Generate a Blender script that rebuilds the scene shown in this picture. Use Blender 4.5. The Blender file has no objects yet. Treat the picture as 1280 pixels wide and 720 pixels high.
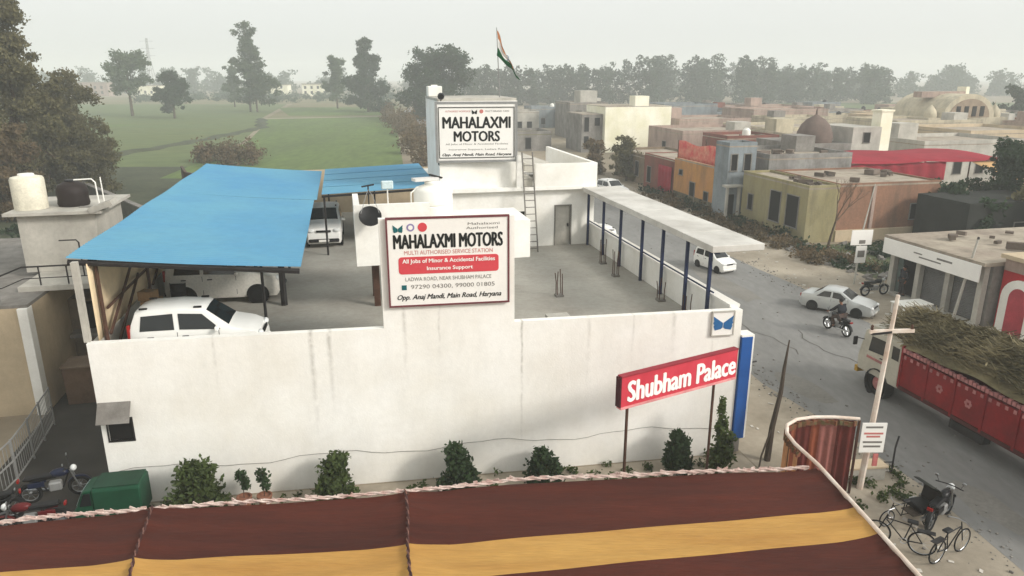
import bpy, math, random
import numpy as np
from mathutils import Vector, Matrix
random.seed(7)
RS = np.random.RandomState(11)
SC = bpy.context.scene
COL = SC.collection
PI = math.pi
R = math.radians

# ------------------------------------------------------------------ camera
CAM_H = 12.0
FPX = 900.0
PITCH = math.atan2(360 - 95, FPX)
cd = bpy.data.cameras.new('camera')
cam = bpy.data.objects.new('camera', cd)
COL.objects.link(cam)
cam.location = (0, 0, CAM_H)
cam.rotation_euler = (PI / 2 - PITCH, 0, 0)
cd.sensor_width = 36.0
cd.lens = 36.0 * FPX / 1280.0
cd.clip_end = 6000
SC.camera = cam

# ------------------------------------------------------------------ light
SUN_DIR = Vector((0.90, -0.46, 0.0)).normalized()
SUN_EL = R(30)
sd = Vector((SUN_DIR.x * math.cos(SUN_EL), SUN_DIR.y * math.cos(SUN_EL), math.sin(SUN_EL)))
W_ = bpy.data.worlds.new('World')
SC.world = W_
W_.use_nodes = True
nt = W_.node_tree
bg = nt.nodes['Background']
sky = nt.nodes.new('ShaderNodeTexSky')
sky.sky_type = 'NISHITA'
sky.sun_disc = False
sky.sun_elevation = SUN_EL
sky.sun_rotation = math.atan2(sd.x, sd.y)
sky.air_density = 1.0
sky.dust_density = 6.0
sky.ozone_density = 1.0
hs = nt.nodes.new('ShaderNodeHueSaturation')
hs.inputs['Saturation'].default_value = 0.08
mx = nt.nodes.new('ShaderNodeMix')
mx.data_type = 'RGBA'
mx.inputs[0].default_value = 0.62
mx.inputs[7].default_value = (7.05, 7.2, 6.95, 1)
nt.links.new(sky.outputs[0], hs.inputs['Color'])
nt.links.new(hs.outputs[0], mx.inputs[6])
nt.links.new(mx.outputs[2], bg.inputs['Color'])
bg.inputs['Strength'].default_value = 0.138
ld = bpy.data.lights.new('sun', 'SUN')
ld.energy = 2.0
ld.angle = R(11)
ld.color = (1.0, 0.945, 0.87)
sun = bpy.data.objects.new('sun', ld)
COL.objects.link(sun)
sun.location = (60, -40, 80)
sun.rotation_euler = (-sd).to_track_quat('-Z', 'Y').to_euler()
SC.view_settings.view_transform = 'Standard'
SC.view_settings.look = 'None'
SC.view_settings.exposure = 0.33
SC.view_settings.gamma = 1.0
HAZE_DENSITY = 0.0012
SC.cycles.volume_bounces = 2

# ------------------------------------------------------------------ frames
YAW = R(13)
RN = Vector((math.cos(YAW), math.sin(YAW), 0))     # across the road
RT = Vector((-math.sin(YAW), math.cos(YAW), 0))    # along the road


def W(s, t, z=0.0):
    v = RN * s + RT * t
    return Vector((v.x, v.y, z))


# ------------------------------------------------------------------ materials
MATS = {}


def lin(c):
    return tuple(((x / 255) / 12.92 if x / 255 < 0.04045 else ((x / 255 + 0.055) / 1.055) ** 2.4) for x in c)


def mat(name, rgb, rough=0.8, var=0.18, scale=1.2, fine=0.10, fscale=14, bump=0.0, bscale=30, metal=0.0,
        tint=None, trans=0.0, rand=0.0, spec=0.22, stretch=None, streaks=None, grime=0.0):
    """weathered procedural surface: two octaves of tone noise, optional second tint, bump"""
    if name in MATS:
        return MATS[name]
    m = bpy.data.materials.new(name)
    MATS[name] = m
    m.use_nodes = True
    t = m.node_tree
    N, L = t.nodes, t.links
    b = N['Principled BSDF']
    b.inputs['Roughness'].default_value = rough
    b.inputs['Metallic'].default_value = metal
    b.inputs['Specular IOR Level'].default_value = spec
    base = lin(rgb)
    tc = N.new('ShaderNodeTexCoord')
    vec = tc.outputs['Object']
    if stretch:
        mp = N.new('ShaderNodeMapping')
        mp.inputs['Scale'].default_value = stretch
        L.new(vec, mp.inputs['Vector'])
        vec = mp.outputs[0]

    def noise(sc, det=4):
        n = N.new('ShaderNodeTexNoise')
        n.inputs['Scale'].default_value = sc
        n.inputs['Detail'].default_value = det
        n.inputs['Roughness'].default_value = 0.6
        L.new(vec, n.inputs['Vector'])
        return n.outputs['Fac']

    def rampf(x, lo, hi):
        r = N.new('ShaderNodeMapRange')
        r.inputs['From Min'].default_value = lo
        r.inputs['From Max'].default_value = hi
        L.new(x, r.inputs['Value'])
        return r.outputs[0]

    def mix(fac, a, bcol):
        q = N.new('ShaderNodeMix')
        q.data_type = 'RGBA'
        if isinstance(fac, float):
            q.inputs[0].default_value = fac
        else:
            L.new(fac, q.inputs[0])
        for i, c in ((6, a), (7, bcol)):
            if isinstance(c, tuple):
                q.inputs[i].default_value = (*c[:3], 1)
            else:
                L.new(c, q.inputs[i])
        return q.outputs[2]
    dark = tint and lin(tint) or tuple(x * (1 - 2.2 * var) if 2.2 * var < 0.9 else x * 0.1 for x in base)
    c = mix(rampf(noise(scale), 0.35, 0.75), base, dark)
    if fine > 0:
        f = noise(fscale, 3)
        d2 = N.new('ShaderNodeMapRange')
        d2.inputs['From Min'].default_value = 0.3
        d2.inputs['From Max'].default_value = 0.7
        d2.inputs['To Min'].default_value = 1 - fine
        d2.inputs['To Max'].default_value = 1 + fine
        L.new(f, d2.inputs['Value'])
        vm = N.new('ShaderNodeVectorMath')
        vm.operation = 'SCALE'
        L.new(c, vm.inputs[0])
        L.new(d2.outputs[0], vm.inputs['Scale'])
        c = vm.outputs[0]
    if streaks:
        sx = N.new('ShaderNodeSeparateXYZ')
        L.new(tc.outputs['Object'], sx.inputs[0])
        wob = N.new('ShaderNodeTexNoise')
        wob.inputs['Scale'].default_value = 1.5
        L.new(tc.outputs['Object'], wob.inputs['Vector'])
        acc = None
        for (x0, w, zt, zb, a) in streaks:
            s1 = N.new('ShaderNodeMath'); s1.operation = 'SUBTRACT'; L.new(sx.outputs[0], s1.inputs[0]); s1.inputs[1].default_value = x0 + 0.06
            s2 = N.new('ShaderNodeMath'); s2.operation = 'MULTIPLY_ADD'; L.new(wob.outputs[0], s2.inputs[0]); s2.inputs[1].default_value = 0.12; L.new(s1.outputs[0], s2.inputs[2])
            s3 = N.new('ShaderNodeMath'); s3.operation = 'ABSOLUTE'; L.new(s2.outputs[0], s3.inputs[0])
            r = N.new('ShaderNodeMapRange'); L.new(s3.outputs[0], r.inputs[0])
            r.inputs[1].default_value = 0.0; r.inputs[2].default_value = w; r.inputs[3].default_value = a; r.inputs[4].default_value = 0.0
            rz = N.new('ShaderNodeMapRange'); L.new(sx.outputs[2], rz.inputs[0])
            rz.inputs[1].default_value = zb; rz.inputs[2].default_value = zt
            mu = N.new('ShaderNodeMath'); mu.operation = 'MULTIPLY'; L.new(r.outputs[0], mu.inputs[0]); L.new(rz.outputs[0], mu.inputs[1])
            if acc is None:
                acc = mu.outputs[0]
            else:
                mm = N.new('ShaderNodeMath'); mm.operation = 'MAXIMUM'; L.new(acc, mm.inputs[0]); L.new(mu.outputs[0], mm.inputs[1]); acc = mm.outputs[0]
        bn = N.new('ShaderNodeTexNoise'); bn.inputs['Scale'].default_value = 5
        L.new(tc.outputs['Object'], bn.inputs['Vector'])
        mu = N.new('ShaderNodeMath'); mu.operation = 'MULTIPLY'; L.new(acc, mu.inputs[0]); L.new(rampf(bn.outputs[0], 0.25, 0.6), mu.inputs[1])
        c = mix(mu.outputs[0], c, lin((112, 104, 92)))
    if grime > 0:         # rain streaks and damp patches, with shapes of their own
        mp = N.new('ShaderNodeMapping')
        mp.inputs['Scale'].default_value = (0.9, 0.9, 0.22)
        L.new(tc.outputs['Object'], mp.inputs['Vector'])
        g1 = N.new('ShaderNodeTexNoise')
        g1.inputs['Scale'].default_value = 1.0
        g1.inputs['Detail'].default_value = 6
        g1.inputs['Roughness'].default_value = 0.7
        L.new(mp.outputs[0], g1.inputs['Vector'])
        gf = N.new('ShaderNodeMapRange')
        gf.inputs['From Min'].default_value = 0.46
        gf.inputs['From Max'].default_value = 0.78
        gf.inputs['To Max'].default_value = grime
        L.new(g1.outputs['Fac'], gf.inputs['Value'])
        c = mix(gf.outputs[0], c, lin((78, 72, 64)))
    if rand > 0:
        oi = N.new('ShaderNodeObjectInfo')
        h = N.new('ShaderNodeHueSaturation')
        mr = N.new('ShaderNodeMapRange')
        mr.inputs['To Min'].default_value = 1 - rand
        mr.inputs['To Max'].default_value = 1 + rand
        L.new(oi.outputs['Random'], mr.inputs['Value'])
        L.new(mr.outputs[0], h.inputs['Value'])
        L.new(c, h.inputs['Color'])
        c = h.outputs[0]
    L.new(c, b.inputs['Base Color'])
    if bump > 0:
        bp = N.new('ShaderNodeBump')
        bp.inputs['Strength'].default_value = bump
        bp.inputs['Distance'].default_value = 0.03
        L.new(noise(bscale, 5), bp.inputs['Height'])
        L.new(bp.outputs[0], b.inputs['Normal'])
    if trans > 0:
        tr = N.new('ShaderNodeBsdfTranslucent')
        L.new(c, tr.inputs['Color'])
        ms = N.new('ShaderNodeMixShader')
        ms.inputs[0].default_value = trans
        L.new(b.outputs[0], ms.inputs[1])
        L.new(tr.outputs[0], ms.inputs[2])
        L.new(ms.outputs[0], N['Material Output'].inputs['Surface'])
    return m


WALLW = mat('white_plaster', (238, 236, 230), 0.85, 0.05, 0.7, 0.03, 9, 0.15, 25, tint=(220, 216, 206))
FRONTW = mat('white_front_wall_paint', (238, 236, 230), 0.82, 0.04, 0.5, 0.025, 7, 0.2, 18, tint=(226, 222, 212),
             streaks=[(-3.55, 0.10, 5, 1.4, 0.5), (-3.05, 0.09, 5, 2.2, 0.5), (2.55, 0.05, 4.6, 0.6, 0.55), (-6.2, 0.06, 5, 3.2, 0.3),
                      (4.6, 0.09, 4.9, 2.6, 0.25), (7.3, 0.1, 4.9, 3.4, 0.3), (-0.9, 0.08, 5.0, 3.2, 0.35), (0.1, 0.05, 5, 3.9, 0.3), (6.0, 0.05, 5, 3.0, 0.3), (8.6, 0.05, 5, 2.0, 0.3)], grime=0.10)
CONC = mat('roof_concrete', (164, 161, 152), 0.9, 0.22, 0.35, 0.08, 5, 0.25, 20, tint=(136, 131, 122))
GREYC = mat('bare_cement', (138, 134, 128), 0.92, 0.2, 0.8, 0.1, 7, 0.25, 20, grime=0.65)
PALEC = mat('pale_cement', (186, 182, 172), 0.9, 0.16, 0.7, 0.06, 8, 0.2, 20, grime=0.3)
TAN = mat('tan_render', (196, 178, 150), 0.9, 0.14, 0.5, 0.06, 8, 0.2, 20, grime=0.22)
CREAM = mat('cream_cloth', (228, 206, 170), 0.9, 0.1, 0.8, 0.05, 6, 0.1, 12)
BLUE = mat('blue_roof_sheet', (92, 148, 172), 0.6, 0.09, 0.22, 0.04, 3, 0.0, 20, tint=(74, 134, 172), rand=0.015)
BLUEP = mat('blue_paint', (36, 88, 158), 0.5, 0.1, 0.8, 0.04, 8)
BLUEPOST = mat('blue_post_paint', (34, 46, 78), 0.5, 0.15, 2, 0.06, 12)
DARKM = mat('dark_metal', (44, 42, 42), 0.6, 0.2, 3, 0.1, 20)
BROWNM = mat('rusty_brown_metal', (84, 58, 46), 0.75, 0.25, 3, 0.12, 20)
GREYM = mat('galvanised_metal', (150, 150, 148), 0.5, 0.12, 2, 0.05, 15, metal=0.3)
SHEETW = mat('pale_roof_sheet', (206, 203, 196), 0.65, 0.1, 0.6, 0.04, 6, tint=(168, 164, 156))
PLASW = mat('white_plastic', (236, 234, 226), 0.45, 0.05, 1.5, 0.02, 9)
BLACKP = mat('black_plastic', (26, 26, 27), 0.5, 0.2, 2, 0.08, 12)
RUBBER = mat('tyre_rubber', (24, 24, 24), 0.9, 0.2, 3, 0.1, 30)
CHROME = mat('bright_metal', (176, 178, 180), 0.3, 0.1, 3, 0.03, 20, metal=0.9)
GLASS = mat('dark_glass', (22, 26, 28), 0.12, 0.1, 1, 0.0, 5, spec=0.6)
DARKIN = mat('dark_interior', (20, 18, 17), 0.9, 0.2, 2, 0.1, 10)
CARW = mat('white_car_paint', (228, 227, 222), 0.3, 0.03, 1, 0.015, 8, spec=0.5)
CARS = mat('silver_car_paint', (186, 188, 186), 0.32, 0.04, 1, 0.02, 8, spec=0.5, metal=0.3)
LAMPM = mat('lamp_lens', (214, 216, 214), 0.2, 0.05, 3, 0.02, 20)
REDLENS = mat('red_lens', (140, 22, 18), 0.3, 0.05, 3, 0.02, 20)
SIGNW = mat('sign_white_face', (233, 230, 224), 0.6, 0.03, 1, 0.02, 9)
SIGNR = mat('sign_red_face', (196, 62, 76), 0.6, 0.05, 1, 0.03, 9, tint=(180, 48, 62))
SIGNBAN = mat('sign_red_band', (205, 70, 78), 0.6, 0.05, 1, 0.03, 9)
INK = mat('black_ink', (26, 28, 26), 0.7, 0.1, 4, 0.05, 20)
INKG = mat('grey_ink', (120, 116, 110), 0.7, 0.1, 4, 0.05, 20)
INKR = mat('pale_red_ink', (196, 120, 112), 0.7, 0.1, 4, 0.05, 20)
INKW = mat('white_ink', (240, 236, 230), 0.7, 0.03, 4, 0.02, 20)
TEAL = mat('dark_teal_ink', (22, 96, 100), 0.6, 0.1, 4, 0.04, 20)
LOGOB = mat('logo_blue', (40, 98, 150), 0.5, 0.1, 4, 0.04, 20)
TRUCKR = mat('truck_red_paint', (128, 18, 22), 0.6, 0.16, 0.9, 0.1, 8, tint=(92, 16, 18))
TRUCKP = mat('truck_faded_pink_trim', (172, 112, 110), 0.7, 0.2, 2, 0.1, 10)
TRUCKW = mat('truck_cab_cream', (182, 177, 163), 0.5, 0.1, 1.4, 0.05, 9)
CANE = mat('dry_cane', (122, 112, 84), 0.9, 0.25, 0.9, 0.3, 6, tint=(74, 70, 50), stretch=(1.5, 0.5, 1.5))
TENTB = mat('maroon_tent_cloth', (78, 33, 21), 0.9, 0.14, 0.6, 0.14, 7, 0.6, 9, tint=(56, 24, 17), stretch=(0.3, 2.4, 1))
TENTY = mat('yellow_tent_cloth', (180, 140, 76), 0.9, 0.1, 0.6, 0.09, 7, 0.6, 9, tint=(156, 112, 56), stretch=(0.3, 2.2, 1))
ROPEW = mat('whitish_rope', (206, 190, 180), 0.9, 0.2, 5, 0.15, 30, tint=(160, 120, 110))
ROPED = mat('dark_rope', (74, 46, 42), 0.9, 0.3, 6, 0.2, 30)
PIPEW = mat('white_pipe', (222, 212, 200), 0.5, 0.1, 2, 0.05, 10, tint=(196, 170, 150))
GREENP = mat('dark_green_paint', (18, 68, 46), 0.5, 0.15, 1.5, 0.06, 9)
WOOD = mat('grey_wood', (84, 74, 64), 0.9, 0.25, 3, 0.15, 20, stretch=(4, 4, 0.5))
BARK = mat('bark', (86, 72, 58), 0.95, 0.3, 2.5, 0.2, 12, 0.5, 14, stretch=(3, 3, 0.7))
TWIG = mat('bare_twigs', (112, 92, 76), 0.95, 0.3, 0.8, 0.2, 6)
YELLOWH = mat('yellow_house_paint', (148, 140, 108), 0.88, 0.16, 0.5, 0.07, 7, 0.1, 20, tint=(146, 136, 96), grime=0.65)
ORANGEH = mat('orange_house_paint', (174, 126, 82), 0.88, 0.14, 0.5, 0.07, 7, 0.1, 20, tint=(190, 138, 70), grime=0.65)
REDH = mat('red_brown_house_paint', (130, 78, 66), 0.9, 0.16, 0.5, 0.08, 7, 0.1, 20, grime=0.65)
GREYH = mat('blue_grey_house_paint', (134, 142, 146), 0.9, 0.18, 0.5, 0.07, 7, 0.1, 20, grime=0.65)
BRICKH = mat('exposed_brick_wall', (146, 108, 86), 0.92, 0.16, 0.6, 0.1, 6, 0.2, 20, tint=(124, 94, 76), grime=0.65)
ROOFP = mat('dusty_flat_roof', (166, 156, 140), 0.95, 0.12, 0.35, 0.07, 3, 0.0, 20, tint=(138, 124, 112), grime=0.65)
PINKH = mat('dusty_pink_plaster', (172, 150, 138), 0.92, 0.14, 0.4, 0.06, 5, grime=0.65)
BEIGEH = mat('dusty_beige_plaster', (192, 182, 158), 0.92, 0.14, 0.4, 0.06, 5, grime=0.65)
CREAMH = mat('whitewashed_wall', (244, 240, 222), 0.9, 0.05, 0.35, 0.03, 5, tint=(222, 218, 186), grime=0.12)
DOMEB = mat('dome_brown', (110, 96, 88), 0.9, 0.15, 1, 0.06, 6)
REDT = mat('crimson_tent_cloth', (166, 44, 60), 0.9, 0.12, 0.6, 0.06, 5, trans=0.25)
PINKT = mat('pink_tent_cloth', (212, 90, 90), 0.9, 0.2, 1.2, 0.1, 5, tint=(220, 170, 140), trans=0.2)
BEIGET = mat('beige_tent_cloth', (212, 172, 120), 0.9, 0.12, 0.6, 0.06, 5, trans=0.2)
DARKTARP = mat('dark_tarpaulin', (44, 46, 42), 0.9, 0.25, 0.8, 0.12, 6)
SKIN = mat('skin', (128, 88, 66), 0.6, 0.06, 3, 0.03, 20)
HAIRM = mat('black_hair', (18, 16, 15), 0.7, 0.1, 5, 0.1, 30)
CLOTHD = mat('dark_shirt', (36, 38, 44), 0.9, 0.15, 4, 0.08, 20)
CLOTHT = mat('dark_trousers', (52, 48, 46), 0.9, 0.15, 4, 0.08, 20)
CLOTHB = mat('brown_jacket', (72, 60, 54), 0.9, 0.15, 4, 0.08, 20)
SAFF = mat('saffron_cloth', (176, 116, 76), 0.9, 0.08, 2, 0.04, 10, trans=0.3)
FLAGW = mat('white_flag_cloth', (232, 230, 226), 0.9, 0.05, 2, 0.04, 10, trans=0.3)
FLAGG = mat('green_flag_cloth', (24, 84, 48), 0.9, 0.08, 2, 0.04, 10, trans=0.3)
GOLD = mat('gold_trim', (206, 150, 50), 0.6, 0.15, 3, 0.05, 12)


def leafmat(name, a, b, sc=0.5):
    return mat(name, a, 0.75, 0.2, sc, 0.25, 3.0, tint=b, trans=0.4, rand=0.12, spec=0.2)


LEAF_OLIVE = leafmat('olive_leaves', (112, 106, 74), (82, 80, 54), 0.35)
LEAF_DARK = leafmat('dark_green_leaves', (50, 70, 44), (34, 50, 32), 0.4)
LEAF_MID = leafmat('mid_green_leaves', (88, 102, 74), (64, 80, 56), 0.35)
LEAF_SHRUB = leafmat('clipped_shrub_leaves', (84, 98, 54), (54, 68, 36), 5)
LEAF_SHRUB2 = leafmat('dark_shrub_leaves', (62, 82, 50), (40, 56, 36), 5)
LEAF_DRY = leafmat('dry_brown_leaves', (116, 98, 74), (88, 80, 56), 0.5)
LEAF_WOOD = leafmat('far_wood_leaves', (72, 88, 66), (50, 66, 52), 0.06)

# ------------------------------------------------------------------ mesh helpers


class MB:
    def __init__(self, off=(0, 0, 0)):
        self.v, self.f, self.off = [], [], Vector(off)

    def add(self, vs, fs):
        k = len(self.v)
        self.v += [tuple(x) for x in vs]
        self.f += [tuple(i + k for i in f) for f in fs]
        return self

    def box(self, x0, x1, y0, y1, z0, z1):
        vs = [(x, y, z) for z in (z0, z1) for (x, y) in ((x0, y0), (x1, y0), (x1, y1), (x0, y1))]
        return self.add(vs, [(3, 2, 1, 0), (4, 5, 6, 7), (0, 1, 5, 4), (1, 2, 6, 5), (2, 3, 7, 6), (3, 0, 4, 7)])

    def cbox(self, c, d, rz=0.0, rx=0.0, ry=0.0):
        M = Matrix.Translation(Vector(c)) @ Matrix.Rotation(rz, 4, 'Z') @ Matrix.Rotation(ry, 4, 'Y') @ Matrix.Rotation(rx, 4, 'X')
        h = [x / 2 for x in d]
        vs = [M @ Vector((x, y, z)) for z in (-h[2], h[2]) for (x, y) in ((-h[0], -h[1]), (h[0], -h[1]), (h[0], h[1]), (-h[0], h[1]))]
        return self.add(vs, [(3, 2, 1, 0), (4, 5, 6, 7), (0, 1, 5, 4), (1, 2, 6, 5), (2, 3, 7, 6), (3, 0, 4, 7)])

    def prism(self, poly, z0, z1):
        n = len(poly)
        vs = [(x, y, z0) for x, y in poly] + [(x, y, z1) for x, y in poly]
        fs = [tuple(range(n))[::-1], tuple(range(n, 2 * n))] + [(i, (i + 1) % n, n + (i + 1) % n, n + i) for i in range(n)]
        return self.add(vs, fs)

    def yprism(self, poly, y0, y1):
        """polygon in x,z extruded along y"""
        n = len(poly)
        vs = [(x, y0, z) for x, z in poly] + [(x, y1, z) for x, z in poly]
        fs = [tuple(range(n)), tuple(range(n, 2 * n))[::-1]] + [(i, n + i, n + (i + 1) % n, (i + 1) % n) for i in range(n)]
        return self.add(vs, fs)

    def xprism(self, poly, x0, x1):
        n = len(poly)
        vs = [(x0, y, z) for y, z in poly] + [(x1, y, z) for y, z in poly]
        fs = [tuple(range(n))[::-1], tuple(range(n, 2 * n))] + [(i, (i + 1) % n, n + (i + 1) % n, n + i) for i in range(n)]
        return self.add(vs, fs)

    def tube(self, pts, r, n=6, caps=True):
        pts = [Vector(p) for p in pts]
        rs = r if isinstance(r, (list, tuple)) else [r] * len(pts)
        vs, fs = [], []
        prev = None
        for i, p in enumerate(pts):
            d = (pts[min(i + 1, len(pts) - 1)] - pts[max(i - 1, 0)]).normalized()
            if prev is None:
                a = d.orthogonal().normalized()
            else:
                a = (prev - d * prev.dot(d))
                a = a.normalized() if a.length > 1e-6 else d.orthogonal().normalized()
            prev = a
            b = d.cross(a)
            for k in range(n):
                q = 2 * PI * k / n
                vs.append(p + (a * math.cos(q) + b * math.sin(q)) * rs[i])
        for i in range(len(pts) - 1):
            for k in range(n):
                fs.append((i * n + k, i * n + (k + 1) % n, (i + 1) * n + (k + 1) % n, (i + 1) * n + k))
        if caps:
            fs.append(tuple(range(n))[::-1])
            fs.append(tuple(range((len(pts) - 1) * n, len(pts) * n)))
        return self.add(vs, fs)

    def lathe(self, prof, c=(0, 0, 0), n=16, axis='Z', closed=False):
        vs, fs = [], []
        c = Vector(c)
        for (r, h) in prof:
            for k in range(n):
                q = 2 * PI * k / n
                p = Vector((r * math.cos(q), r * math.sin(q), h))
                if axis == 'Y':
                    p = Vector((p.x, p.z, -p.y))
                elif axis == 'X':
                    p = Vector((p.z, p.x, p.y))
                vs.append(c + p)
        m = len(prof)
        for i in range(m - 1 + (1 if closed else 0)):
            j = (i + 1) % m
            for k in range(n):
                fs.append((i * n + k, i * n + (k + 1) % n, j * n + (k + 1) % n, j * n + k))
        if not closed:
            fs.append(tuple(range(n))[::-1])
            fs.append(tuple(range((m - 1) * n, m * n)))
        return self.add(vs, fs)

    def ring(self, c, R_, r, axis='X', n=20, m=6):
        prof = [(R_ + r * math.cos(2 * PI * k / m), r * math.sin(2 * PI * k / m)) for k in range(m)]
        return self.lathe(prof, c, n, axis, closed=True)

    def ball(self, c, rx, ry=None, rz=None, n=12, m=7):
        ry = ry or rx
        rz = rz or rx
        vs, fs = [], []
        c = Vector(c)
        for i in range(1, m):
            th = PI * i / m
            for k in range(n):
                q = 2 * PI * k / n
                vs.append(c + Vector((rx * math.sin(th) * math.cos(q), ry * math.sin(th) * math.sin(q), rz * math.cos(th))))
        vs += [c + Vector((0, 0, rz)), c - Vector((0, 0, rz))]
        t0, b0 = len(vs) - 2, len(vs) - 1
        for i in range(m - 2):
            for k in range(n):
                fs.append((i * n + k, (i + 1) * n + k, (i + 1) * n + (k + 1) % n, i * n + (k + 1) % n))
        for k in range(n):
            fs.append((t0, k, (k + 1) % n))
            fs.append((b0, (m - 2) * n + (k + 1) % n, (m - 2) * n + k))
        return self.add(vs, fs)

    def grid(self, fn, nu, nv):
        vs = [fn(i / nu, j / nv) for j in range(nv + 1) for i in range(nu + 1)]
        fs = [(j * (nu + 1) + i, j * (nu + 1) + i + 1, (j + 1) * (nu + 1) + i + 1, (j + 1) * (nu + 1) + i) for j in range(nv) for i in range(nu)]
        return self.add(vs, fs)

    def build(self, name, m, parent=None, smooth=False, bevel=0.0, thick=0.0, loc=None, rot=None):
        me = bpy.data.meshes.new(name)
        o_ = self.off
        me.from_pydata([(a - o_.x, b - o_.y, c - o_.z) for a, b, c in self.v], [], self.f)
        me.materials.append(m)
        if smooth:
            me.polygons.foreach_set('use_smooth', [True] * len(me.polygons))
            try:
                me.set_sharp_from_angle(angle=R(38))
            except Exception:
                pass
        me.update()
        o = bpy.data.objects.new(name, me)
        COL.objects.link(o)
        if parent is not None:
            o.parent = parent
        if loc is not None:
            o.location = loc
        if rot is not None:
            o.rotation_euler = rot
        if thick:
            md = o.modifiers.new('thickness', 'SOLIDIFY')
            md.thickness = thick
            md.offset = 0
        if bevel:
            md = o.modifiers.new('edge', 'BEVEL')
            md.width = bevel
            md.segments = 1
            md.limit_method = 'ANGLE'
            md.angle_limit = R(50)
        return o


def npmesh(name, v, f, m, parent=None, smooth=False):
    """quads from numpy arrays"""
    me = bpy.data.meshes.new(name)
    me.vertices.add(len(v))
    me.vertices.foreach_set('co', np.asarray(v, dtype=np.float32).ravel())
    nf = len(f)
    me.loops.add(nf * 4)
    me.loops.foreach_set('vertex_index', np.asarray(f, dtype=np.int32).ravel())
    me.polygons.add(nf)
    me.polygons.foreach_set('loop_start', np.arange(0, nf * 4, 4, dtype=np.int32))
    me.polygons.foreach_set('loop_total', np.full(nf, 4, dtype=np.int32))
    me.update(calc_edges=True)
    me.materials.append(m)
    o = bpy.data.objects.new(name, me)
    COL.objects.link(o)
    if parent is not None:
        o.parent = parent
    return o


def tag(o, label=None, cat=None, group=None, kind=None):
    if label:
        o['label'] = label
    if cat:
        o['category'] = cat
    if group:
        o['group'] = group
    if kind:
        o['kind'] = kind
    return o


def thing(name, label, cat, loc=(0, 0, 0), rz=0.0, group=None):
    o = bpy.data.objects.new(name, None)
    COL.objects.link(o)
    o.location = loc
    o.rotation_euler = (0, 0, rz)
    o.empty_display_size = 0.3
    return tag(o, label, cat, group)


def st_thing(name, label, cat, s, t, z=0.0, rz=0.0, group=None):
    return thing(name, label, cat, W(s, t, z), YAW + rz, group)


def copy_tree(o, parent=None):
    c = o.copy()
    COL.objects.link(c)
    if parent is not None:
        c.parent = parent
    for ch in list(o.children):
        copy_tree(ch, c)
    return c


def text(body, w, h, mat_, parent, x, z, y=-0.006, name='lettering', bold=0.0, shear=0.0, ext=0.003, centre=True):
    """flat lettering fitted to w x h metres, standing in the local x-z plane, facing -y"""
    cu = bpy.data.curves.new(name, 'FONT')
    cu.body = body
    cu.size = 1.0
    cu.shear = shear
    cu.resolution_u = 3
    ob = bpy.data.objects.new(name, cu)
    COL.objects.link(ob)
    dg = bpy.context.evaluated_depsgraph_get()
    me = bpy.data.meshes.new_from_object(ob.evaluated_get(dg))
    COL.objects.unlink(ob)
    bpy.data.objects.remove(ob)
    n = len(me.vertices)
    co = np.zeros(n * 3, dtype=np.float32)
    me.vertices.foreach_get('co', co)
    co = co.reshape(-1, 3)
    mn, mxx = co.min(0), co.max(0)
    sx = w / max(1e-6, mxx[0] - mn[0])
    sz = h / max(1e-6, mxx[1] - mn[1])
    out = np.zeros_like(co)
    out[:, 0] = (co[:, 0] - mn[0]) * sx + x - (w / 2 if centre else 0)
    out[:, 2] = (co[:, 1] - mn[1]) * sz + z - h / 2
    out[:, 1] = y
    me.vertices.foreach_set('co', out.ravel())
    if bold > 0:          # heavier strokes: the same outline struck again a little to each side
        vs = [tuple(q) for q in out]
        fs = [tuple(pl.vertices) for pl in me.polygons]
        av, af = list(vs), list(fs)
        for i, (ox, oz) in enumerate(((-1, 0), (1, 0), (0, 0.5), (0, -0.5))):
            k = len(av)
            av += [(q[0] + ox * bold * h, q[1] - 0.0007 * (i + 1), q[2] + oz * bold * h) for q in vs]
            af += [tuple(j + k for j in f) for f in fs]
        me = bpy.data.meshes.new(name)
        me.from_pydata(av, [], af)
    me.materials.clear()
    me.materials.append(mat_)
    me.update()
    o = bpy.data.objects.new(name, me)
    COL.objects.link(o)
    o.parent = parent
    md = o.modifiers.new('thickness', 'SOLIDIFY')
    md.thickness = ext
    return o


# foliage -----------------------------------------------------------


def leaves(n, lobes, size, rs, flat=0.0, shell=0.55):
    """n small quads scattered through ellipsoid lobes (x,y,z,rx,ry,rz), denser towards their skins"""
    lobes = np.array(lobes, dtype=float)
    vol = lobes[:, 3] * lobes[:, 4] * lobes[:, 5]
    p = vol ** 0.7
    k = rs.choice(len(lobes), n, p=p / p.sum())
    d = rs.normal(size=(n, 3))
    d /= np.linalg.norm(d, axis=1, keepdims=True)
    r = shell + (1 - shell) * rs.rand(n, 1) ** 0.7
    r *= 0.8 + 0.45 * rs.rand(n, 1) ** 2
    c = lobes[k, :3] + d * lobes[k, 3:] * r
    # clumping: keep leaves where a cheap 3-D pattern is positive so that gaps show
    g = np.sin(c[:, 0] * 2.1 / size * 0.16 + 1.3) + np.sin(c[:, 1] * 1.9 / size * 0.16 + 4.0) + np.sin(c[:, 2] * 2.3 / size * 0.16)
    keep = g > -1.1
    c = c[keep]
    n = len(c)
    a = rs.normal(size=(n, 3))
    a[:, 2] *= (1 - flat)
    a /= np.linalg.norm(a, axis=1, keepdims=True)
    b = np.cross(a, rs.normal(size=(n, 3)))
    b /= np.linalg.norm(b, axis=1, keepdims=True)
    s = size * (0.6 + 0.8 * rs.rand(n, 1))
    a = a * s
    b = b * s * 0.6
    v = np.stack([c - a, c - b * 0.9, c + a, c + b * 0.9], 1).reshape(-1, 3)
    f = np.arange(n * 4).reshape(-1, 4)
    return v, f


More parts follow.
